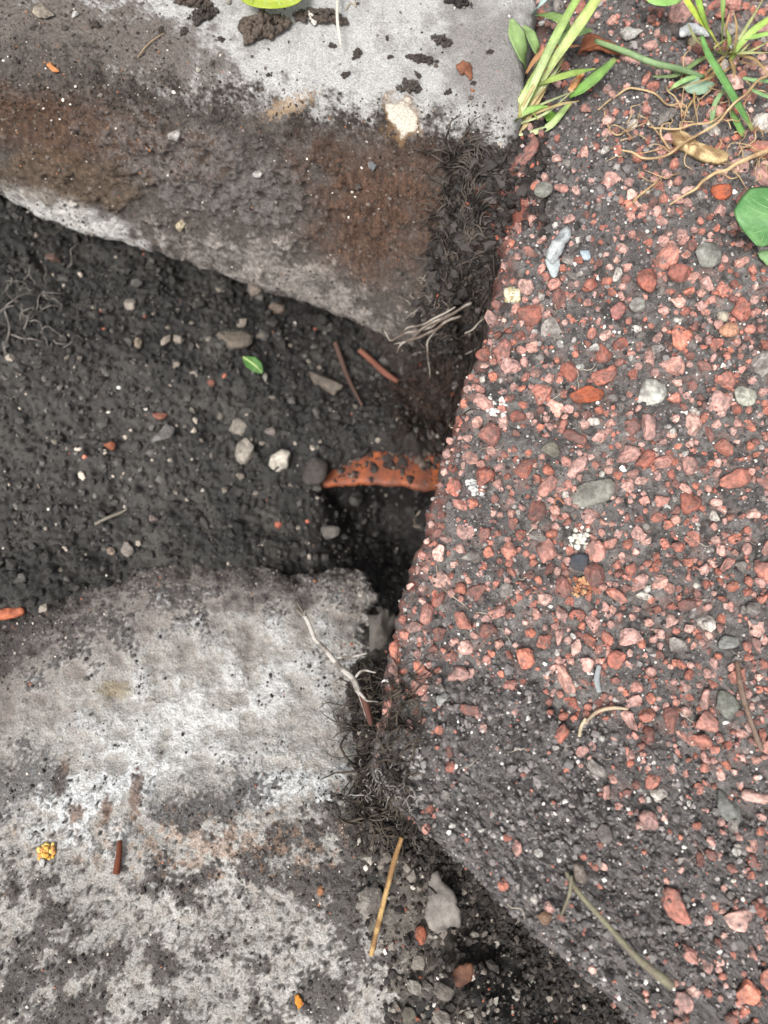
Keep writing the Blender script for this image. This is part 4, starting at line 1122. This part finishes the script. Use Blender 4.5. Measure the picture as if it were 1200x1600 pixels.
# --- twigs, straws and stems
strand([(466, 955), (480, 972), (492, 998), (512, 1022), (530, 1044), (552, 1060), (562, 1082), (575, 1118)], [3, 3.6, 3.4, 4, 4.4, 4.8, 5, 4], (190, 184, 176), 'root_twig', 'white peeling root twig sticking out over the pale footing', 'twig',
       zs=[-.026, -.030, -.034, -.038, -.042, -.046, -.052, -.06], c2=(118, 110, 102), n=80, wob=.002, extra=(
       ([(528, 1030), (550, 1025), (572, 1024)], [-.042, -.04, -.04], [2, 2, 1.2]), ([(552, 1058), (570, 1050), (590, 1052)], [-.046, -.043, -.042], [2.4, 2.2, 1]),
       ([(472, 962), (466, 952), (464, 946)], [-.027, -.024, -.022], [2, 2, 1]), ([(474, 960), (482, 950), (486, 952)], [-.027, -.024, -.022], [2, 2, 1]), ([(560, 1080), (575, 1095), (592, 1100)], [-.05, -.048, -.046], [3, 2, 1])))
strand([(566, 1082), (573, 1105), (580, 1132)], [6, 6, 4], (98, 66, 58), 'root', 'reddish thick root below the white twig at the slab corner', 'root', zs=[-.052, -.054, -.060], n=20)
strand([(628, 1308), (616, 1345), (604, 1392), (592, 1440), (580, 1492)], [3.5, 4.5, 4, 4.5, 4], (184, 152, 102), 'straw', 'golden dry straw leaning between footing and slab corner', 'straw', zs=[-.030, -.034, -.040, -.045, -.051], c2=(140, 108, 72), n=90)
strand([(884, 1362), (905, 1395), (945, 1440), (985, 1485), (1010, 1508), (1050, 1540)], [3, 4.5, 4.5, 5, 7, 8], (132, 128, 106), 'plant_stem', 'greenish grey dead stem lying on the soil at the slab\'s near corner', 'stem',
       zs=[.006, .011, .016, .020, .022, .022], c2=(120, 112, 96), n=50, extra=(([(893, 1368), (890, 1395), (882, 1418), (876, 1432)], [.010, .010, .006, .002], [3, 3, 2.5, 1.5]),))
strand([(1146, 1034), (1152, 1075), (1165, 1120), (1184, 1172)], [4, 5, 4, 4.5], (128, 110, 98), 'twig', 'grey brown twig lying upright near the right edge of the slab', 'twig', lift=.004, c2=(110, 90, 78), n=36)
strand([(910, 1130), (930, 1112), (955, 1106), (978, 1108)], [2, 3, 3, 1.5], (200, 178, 150), 'rootlet', 'curved cream rootlet on dark soil of the slab', 'root', lift=.004, n=24)
strand([(902, 1150), (905, 1135), (912, 1122)], [2.5, 3, 2], (205, 190, 160), 'rootlet', 'short cream rootlet stub on dark soil of the slab', 'root', lift=.004, n=14)
strand([(524, 538), (532, 560), (545, 595), (566, 636)], [4, 4, 3.4, 2], (96, 74, 66), 'twig', 'dark brown twig on pit soil under the kerb', 'twig', lift=.003, n=24)
strand([(562, 552), (580, 568), (602, 588), (622, 602)], [4.5, 5, 5, 4], (128, 84, 70), 'twig', 'reddish twig with a white end near the root tuft', 'twig', lift=.006, n=24)
strand([(190, 1312), (188, 1338), (184, 1364)], [4, 5, 5.5], (110, 62, 44), 'twig', 'short rust-brown twig standing on the white lime stain', 'twig', lift=.003, n=16)
strand([(150, 820), (170, 810), (190, 802), (200, 796)], [2.5, 2.5, 2, 1], (140, 132, 120), 'root', 'pale stick fragment in the soil above the footing', 'root', lift=.002, n=18)
strand([(880, 790), (868, 780), (862, 800)], [1, 1, .6], (180, 120, 90), 'rootlet', 'tiny curled orange rootlet on the slab', 'root', lift=.003, n=14)
strand([(934, 1040), (930, 1062), (934, 1082)], [4, 5, 4], (160, 166, 166), 'lichen_scrap', 'pale grey lichen strip on the slab above the dark soil patch', 'lichen', lift=.003, n=18, flat=.4)

# --- flakes and chips
flake([(0, 952), (20, 948), (38, 953), (36, 962), (14, 968), (-8, 970)], (196, 116, 84), 'brick_chip', 'orange brick chip at the left edge beside the footing', 'brick chip', .003, .003, .001, c2=(160, 90, 66))
flake([(700, 1535), (716, 1508), (732, 1492), (736, 1518), (722, 1538), (706, 1544)], (120, 82, 64), 'bark_flake', 'brown triangular bark flake among the grey debris', 'bark', .0012, .003, .001, c2=(92, 62, 50))
flake([(462, 1553), (468, 1552), (472, 1570), (467, 1576), (462, 1568)], (210, 140, 50), 'wood_chip', 'small amber chip on the footing near the bottom edge', 'wood chip', .001, .0015, .0006)
flake([(1040, 212), (1060, 208), (1095, 228), (1130, 248), (1128, 260), (1108, 262), (1080, 250), (1052, 234)], (226, 200, 152), 'wood_chip', 'pale splintered wood chip under the root web', 'wood chip', .003, .005, .002, c2=(140, 112, 78))
flake([(852, 402), (864, 376), (884, 360), (890, 372), (880, 392), (868, 412), (858, 420)], (196, 200, 200), 'shell_fragment', 'silvery white shell fragment on dark soil at the slab\'s upper edge', 'shell', .0012, .004, .002, c2=(130, 134, 136))
flake([(850, 408), (862, 404), (874, 412), (868, 436), (862, 440), (856, 426)], (188, 196, 196), 'shell_fragment', 'lower broken piece of white shell beside the silvery fragment', 'shell', .0012, .003, .001)
flake([(905, 396), (918, 396), (922, 406), (910, 412)], (178, 192, 200), 'shell_fragment', 'small bluish white shell piece right of the silvery fragment', 'shell', .001, .003, .001)
flake([(1057, 56), (1075, 51), (1096, 56), (1102, 66), (1080, 68), (1062, 64)], (222, 226, 226), 'shell_fragment', 'white shell sliver beside the upper right grass clump', 'shell', .0015, .006, .002)
flake([(885, 150), (892, 138), (905, 122), (910, 128), (900, 144), (890, 154)], (206, 140, 84), 'wood_chip', 'orange splinter of bark inside the grass tuft', 'wood chip', .0012, .006, .001, c2=(230, 190, 150))
flake([(900, 96), (912, 68), (940, 72), (960, 82), (975, 92), (955, 96), (930, 90)], (150, 92, 64), 'bark_flake', 'curled brown bark strip beside the grass tuft', 'bark', .0012, .006, .002)
# yellow crumb cluster
def cluster(px, py, n, spread, rpx, cols, name, label, cat):
    p0 = at(px, py); m = pxm(p0); parts, ks = [], []
    for k in range(n):
        V, F = stone_shape(ICO2, 5, .2)
        c = at(px + np.clip(rng.normal(), -1.5, 1.5) * spread, py + np.clip(rng.normal(), -1.5, 1.5) * spread)
        parts.append((V * rpx * m * rng.uniform(.5, 1.1) + c + [0, 0, rpx * m * .4], F)); ks.append(np.tile(S(*cols[k % len(cols)]), (len(V), 1)))
    V, F = join(parts)
    return tag(mesh_obj(name, V, F, M_CHIP, np.vstack(ks) * 0.78), label, cat)
cluster(73, 1330, 40, 7, 5, [(226, 180, 84), (206, 150, 90), (236, 206, 120)], 'lichen_crumb', 'bright yellow crumbly lichen lump on the footing at left', 'lichen')
cluster(905, 842, 44, 9, 4.5, [(232, 230, 218), (214, 210, 196)], 'mortar_crumb', 'white crumbly lump on the slab just above a dark glassy pebble', 'mortar crumb')
cluster(905, 915, 60, 11, 4.5, [(186, 130, 96), (160, 104, 78), (200, 160, 120)], 'sand_lump', 'orange brown sandy crumbs on the slab below the dark glassy pebble', 'sand')
cluster(800, 462, 90, 5.5, 5, [(216, 206, 170), (180, 168, 132), (228, 222, 196)], 'lichen_crumb', 'cream crumbly lichen lump at the slab\'s left edge', 'lichen')
cluster(775, 636, 34, 9, 5, [(226, 224, 218)], 'mortar_crumb', 'row of white mortar crumbs on the slab near its left edge', 'mortar crumb')
cluster(742, 762, 26, 7, 5, [(190, 192, 190), (220, 220, 214)], 'mortar_crumb', 'greyish white crumb patch on the slab level with the clay pipe', 'mortar crumb')
cluster(645, 1198, 50, 11, 5, [(210, 206, 200), (150, 146, 144)], 'mortar_crumb', 'whitish crumbs on the broken slab corner', 'mortar crumb')

# --- single stones on the slab and gravel
rock(1014, 615, 26, (212, 210, 200), 'large white flat stone set in the middle of the red slab', 'stone', 'stone', 1.15, 10, .5, .25)
rock(916, 617, 25, (188, 104, 74), 'largest orange-red stone on the slab, left of the white one', 'stone', 'stone', 1.2, 20, .6, .2, cuts=9)
rock(997, 482, 18, (170, 168, 160), 'pale grey stone on the slab above the white one', 'stone', 'stone', 0.8, 20, .6)
rock(1100, 402, 22, (150, 150, 142), 'smooth grey stone on the slab below the broad leaf', 'stone', 'stone', 1.3, 10, .6)
rock(1165, 618, 19, (190, 190, 176), 'off-white stone at the right edge of the slab', 'stone', 'stone', 1.2, -10, .5)
rock(1128, 496, 10, (206, 196, 176), 'round cream pebble on the upper right of the slab', rough=.04, cuts=1)
rock(1137, 518, 13, (216, 164, 134), 'smooth peach pebble below the round cream one', asp=1.3, rough=.04, cuts=2)
rock(1125, 302, 15, (204, 108, 74), 'smooth round orange pebble beside the broad leaf', rough=.05, cuts=2, h=.9)
rock(985, 56, 17, (216, 214, 206), 'white stone among red gravel near the top edge', 'stone', 'stone', 1.1, -50)
rock(1084, 68, 13, (206, 190, 160), 'cream stone under the white shell sliver', 'stone', 'stone', 1.2)
rock(1145, 72, 11, (190, 190, 184), 'light grey pebble at the foot of the upper right grass')
rock(1056, 20, 13, (158, 160, 160), 'grey pebble below the green leaf tip at the top edge', asp=1.3)
rock(848, 300, 14, (150, 150, 140), 'smooth olive grey pebble in soil below the grass tuft', asp=1.2, rough=.05, cuts=2)
rock(905, 878, 16, (72, 76, 84), 'dark glassy pebble in the middle of the slab', cuts=6, rough=.08)
rock(925, 770, 30, (150, 148, 138), 'wide pale cement lump bedded in the slab', 'stone', 'stone', 1.2, 25, .3, .3)
rock(862, 705, 17, (134, 130, 116), 'dull olive stone on the slab left of the pale cement lump', 'stone', 'stone', .9, 0, .5)
rock(1130, 700, 22, (206, 138, 120), 'big salmon stone near the right edge of the slab', 'stone', 'stone', 1.1, -10, .6)
rock(1147, 750, 22, (204, 134, 116), 'long salmon stone below the big one at right', 'stone', 'stone', 1.8, 18, .6)
rock(1060, 430, 20, (188, 118, 104), 'blunt red stone on the upper right of the slab', 'stone', 'stone', 1.2, -10, .6)
rock(1012, 440, 20, (186, 116, 100), 'squarish red stone left of the blunt red one', 'stone', 'stone', 1.0, 30, .6)
rock(963, 488, 18, (190, 130, 122), 'round pink stone left of the pale grey one', 'stone', 'stone', 1.0, 30, .6, rough=.06)
rock(928, 545, 9, (214, 212, 204), 'small white cube-like pebble above the largest red stone')
rock(906, 574, 7, (222, 222, 216), 'small white pebble touching the largest red stone')
rock(845, 465, 8, (206, 200, 190), 'white pebble on a pink stone near the slab\'s upper left edge', asp=.5)
rock(1138, 1005, 17, (150, 152, 146), 'flat grey stone low on the right side of the slab', 'stone', 'stone', 2.0, 0, .4)
rock(1132, 1100, 20, (140, 142, 132), 'greenish grey stone beside the twig', 'stone', 'stone', 1.0, 40, .5)
rock(1133, 1258, 24, (136, 138, 132), 'long greenish stone in the gravel at lower right', 'stone', 'stone', .5, 20, .5)
rock(690, 1092, 14, (176, 176, 172), 'pale quartz pebble near the slab\'s lower left edge')
rock(841, 1334, 8, (226, 222, 214), 'bright white pebble on the soil of the slab\'s near corner')
rock(905, 1362, 16, (150, 138, 128), 'tan pebble at the head of the dead stem')
rock(848, 1432, 13, (150, 120, 98), 'tan pebble on the soil left of the dead stem')
rock(945, 1300, 18, (128, 120, 118), 'dull grey stone on the soil above the dead stem', 'stone', 'stone', 1.0, 20, .6)
for (x, y, r) in ((895, 1085, 6), (870, 1020, 6), (868, 1168, 7), (808, 1170, 6), (640, 1230, 7), (706, 1290, 7), (752, 1296, 6), (1012, 1250, 6), (1075, 1255, 6), (940, 1155, 7), (762, 985, 5), (735, 985, 5), (720, 1022, 5), (1010, 920, 8),
                  (1022, 905, 6), (895, 995, 7), (870, 1018, 5), (960, 1035, 6), (1040, 790, 6), (1070, 710, 7), (1050, 675, 7), (985, 560, 6), (940, 742, 6), (810, 800, 6), (735, 520, 5), (780, 540, 5), (835, 520, 6), (1060, 560, 6), (1090, 820, 5), (1150, 1330, 7)):
    rock(x, y, r, (226, 222, 214), 'small white pebble on the red slab', group='small white pebbles on the slab', level=ICO2, asp=rng.uniform(.8, 1.5), rot=rng.uniform(0, 180))

# --- stones in the pit
rock(440, 722, 19, (206, 198, 184), 'bright white angular stone left of the clay pipe', 'stone', 'stone', 1.3, 30, .7)
rock(386, 706, 22, (170, 162, 150), 'largest pale lump in the pit left of the white stone', 'stone', 'stone', .7, -20, .7)
rock(372, 668, 14, (150, 142, 132), 'pale pebble above the largest lump in the pit', asp=1.2)
rock(422, 676, 12, (136, 126, 120), 'grey brown pebble between the lump and the tiny leaf')
rock(490, 738, 27, (72, 66, 63), 'dark rounded stone beside the rim of the clay pipe', 'stone', 'stone', 1.1, -15, .7)
rock(508, 602, 26, (110, 100, 90), 'flat brown stone in the pit under the kerb', 'stone', 'stone', 2.0, -30, .5)
rock(364, 532, 24, (120, 110, 98), 'crumbly tan lump in the pit above the tiny leaf', 'stone', 'stone', 1.3, 0, .5)
rock(414, 590, 7, (200, 194, 184), 'white pebble touching the tiny green leaf', asp=.6)
rock(256, 680, 17, (124, 120, 118), 'grey pebble in the middle of the pit floor', asp=1.4, rot=40)
rock(218, 538, 10, (156, 140, 122), 'tan pebble in the upper middle of the pit')
rock(205, 478, 12, (170, 160, 148), 'cream pebble in the upper left of the pit')
rock(173, 697, 9, (180, 108, 76), 'small orange brick crumb on the pit floor', asp=1.6)
rock(250, 650, 9, (172, 108, 88), 'small pink brick crumb on the pit floor', asp=1.7)
rock(85, 406, 13, (128, 96, 84), 'reddish pebble under the left end of the kerb', asp=1.8, rot=-30)
rock(330, 600, 7, (150, 100, 86), 'tiny red pebble left of the tiny green leaf')
rock(515, 832, 15, (112, 106, 100), 'grey stone below the pipe mouth', 'stone', 'stone', 1.6, 10, .6)
rock(200, 858, 12, (150, 140, 132), 'pale pebble at the far edge of the footing')
rock(174, 862, 8, (170, 150, 132), 'small tan pebble at the far edge of the footing')
rock(240, 812, 9, (140, 124, 118), 'dull pink pebble in the soil above the footing')
rock(400, 455, 16, (120, 108, 98), 'brown stone tucked under the kerb edge', 'stone', 'stone', .8, 20)
rock(434, 482, 13, (128, 112, 100), 'tan stone tucked under the kerb edge, right of the brown one', 'stone', 'stone', 1.1)
for (x, y, r) in ((275, 570, 9), (300, 640, 6), (345, 650, 9), (85, 690, 7), (30, 585, 5), (500, 575, 6), (482, 565, 6), (408, 525, 9), (262, 512, 7), (300, 505, 6), (125, 560, 7), (105, 558, 6), (455, 540, 7), (410, 692, 8), (375, 745, 10), (350, 765, 10), (425, 620, 6),
                  (555, 635, 6), (275, 770, 6), (95, 890, 6), (400, 770, 6), (60, 760, 6), (315, 688, 6), (150, 620, 5), (232, 607, 6), (190, 745, 5), (500, 690, 5), (330, 712, 5)):
    rock(x, y, r * .8, (150, 140, 128), 'small pale pebble on the dark pit soil', group='small pale pebbles in the pit', level=ICO2, sink=.5, asp=rng.uniform(.8, 1.5), rot=rng.uniform(0, 180))

# --- debris between footing and slab corner
rock(683, 1408, 44, (150, 143, 136), 'long pale grey concrete fragment beside the golden straw', 'concrete piece', 'concrete_fragment', .62, 18, .4, .3, cuts=9, rough=.5)
rock(657, 1460, 12, (172, 100, 74), 'oval terracotta pebble below the pale concrete fragment', asp=.6, rough=.05, cuts=2)
rock(594, 985, 36, (108, 102, 96), 'grey concrete lump wedged between footing and slab edge', 'concrete piece', 'concrete_fragment', .6, -12, .6, .4, cuts=8, rough=.35)
for x, y, r, c, lab in ((655, 1500, 17, (140, 132, 122), 'grey stone in the debris below the terracotta pebble'), (690, 1545, 18, (120, 112, 104), 'dull stone in the debris left of the bark flake'),
        (648, 1545, 12, (170, 164, 154), 'pale chip in the debris at the bottom'), (690, 1592, 18, (160, 152, 142), 'flat pale stone at the bottom edge of the debris'), (733, 1582, 9, (176, 170, 160), 'small pale stone right of the flat one at the bottom'),
        (640, 1590, 14, (122, 116, 104), 'olive grey stone at the bottom edge'), (775, 1564, 7, (190, 184, 174), 'bright pebble in the dark crevice'), (614, 1430, 17, (130, 124, 116), 'grey stone right of the golden straw'),
        (740, 1458, 9, (170, 162, 150), 'pale pebble below the slab\'s near edge')):
    rock(x, y, r, c, lab, 'stone', 'stone', rng.uniform(.8, 1.6), rng.uniform(0, 180), .6)
flake([(560, 1395), (585, 1382), (600, 1400), (596, 1425), (572, 1432), (558, 1415)], (148, 142, 134), 'concrete_fragment', 'small concrete piece left of the golden straw', 'concrete piece', .005, .002, .002, mat=M_FOOT, c2=(108, 100, 95), rag=.002)
# bits on the footing
rock(68, 1345, 7, (228, 226, 220), 'small white pebble beside the yellow lichen lump', asp=.7)
rock(502, 1392, 8, (190, 134, 96), 'orange brown pebble on the right of the footing', sink=.3)
rock(512, 1488, 6, (214, 210, 204), 'small white pebble on the lower right of the footing')
rock(458, 1484, 7, (200, 196, 190), 'small grey white pebble on the lower middle of the footing')
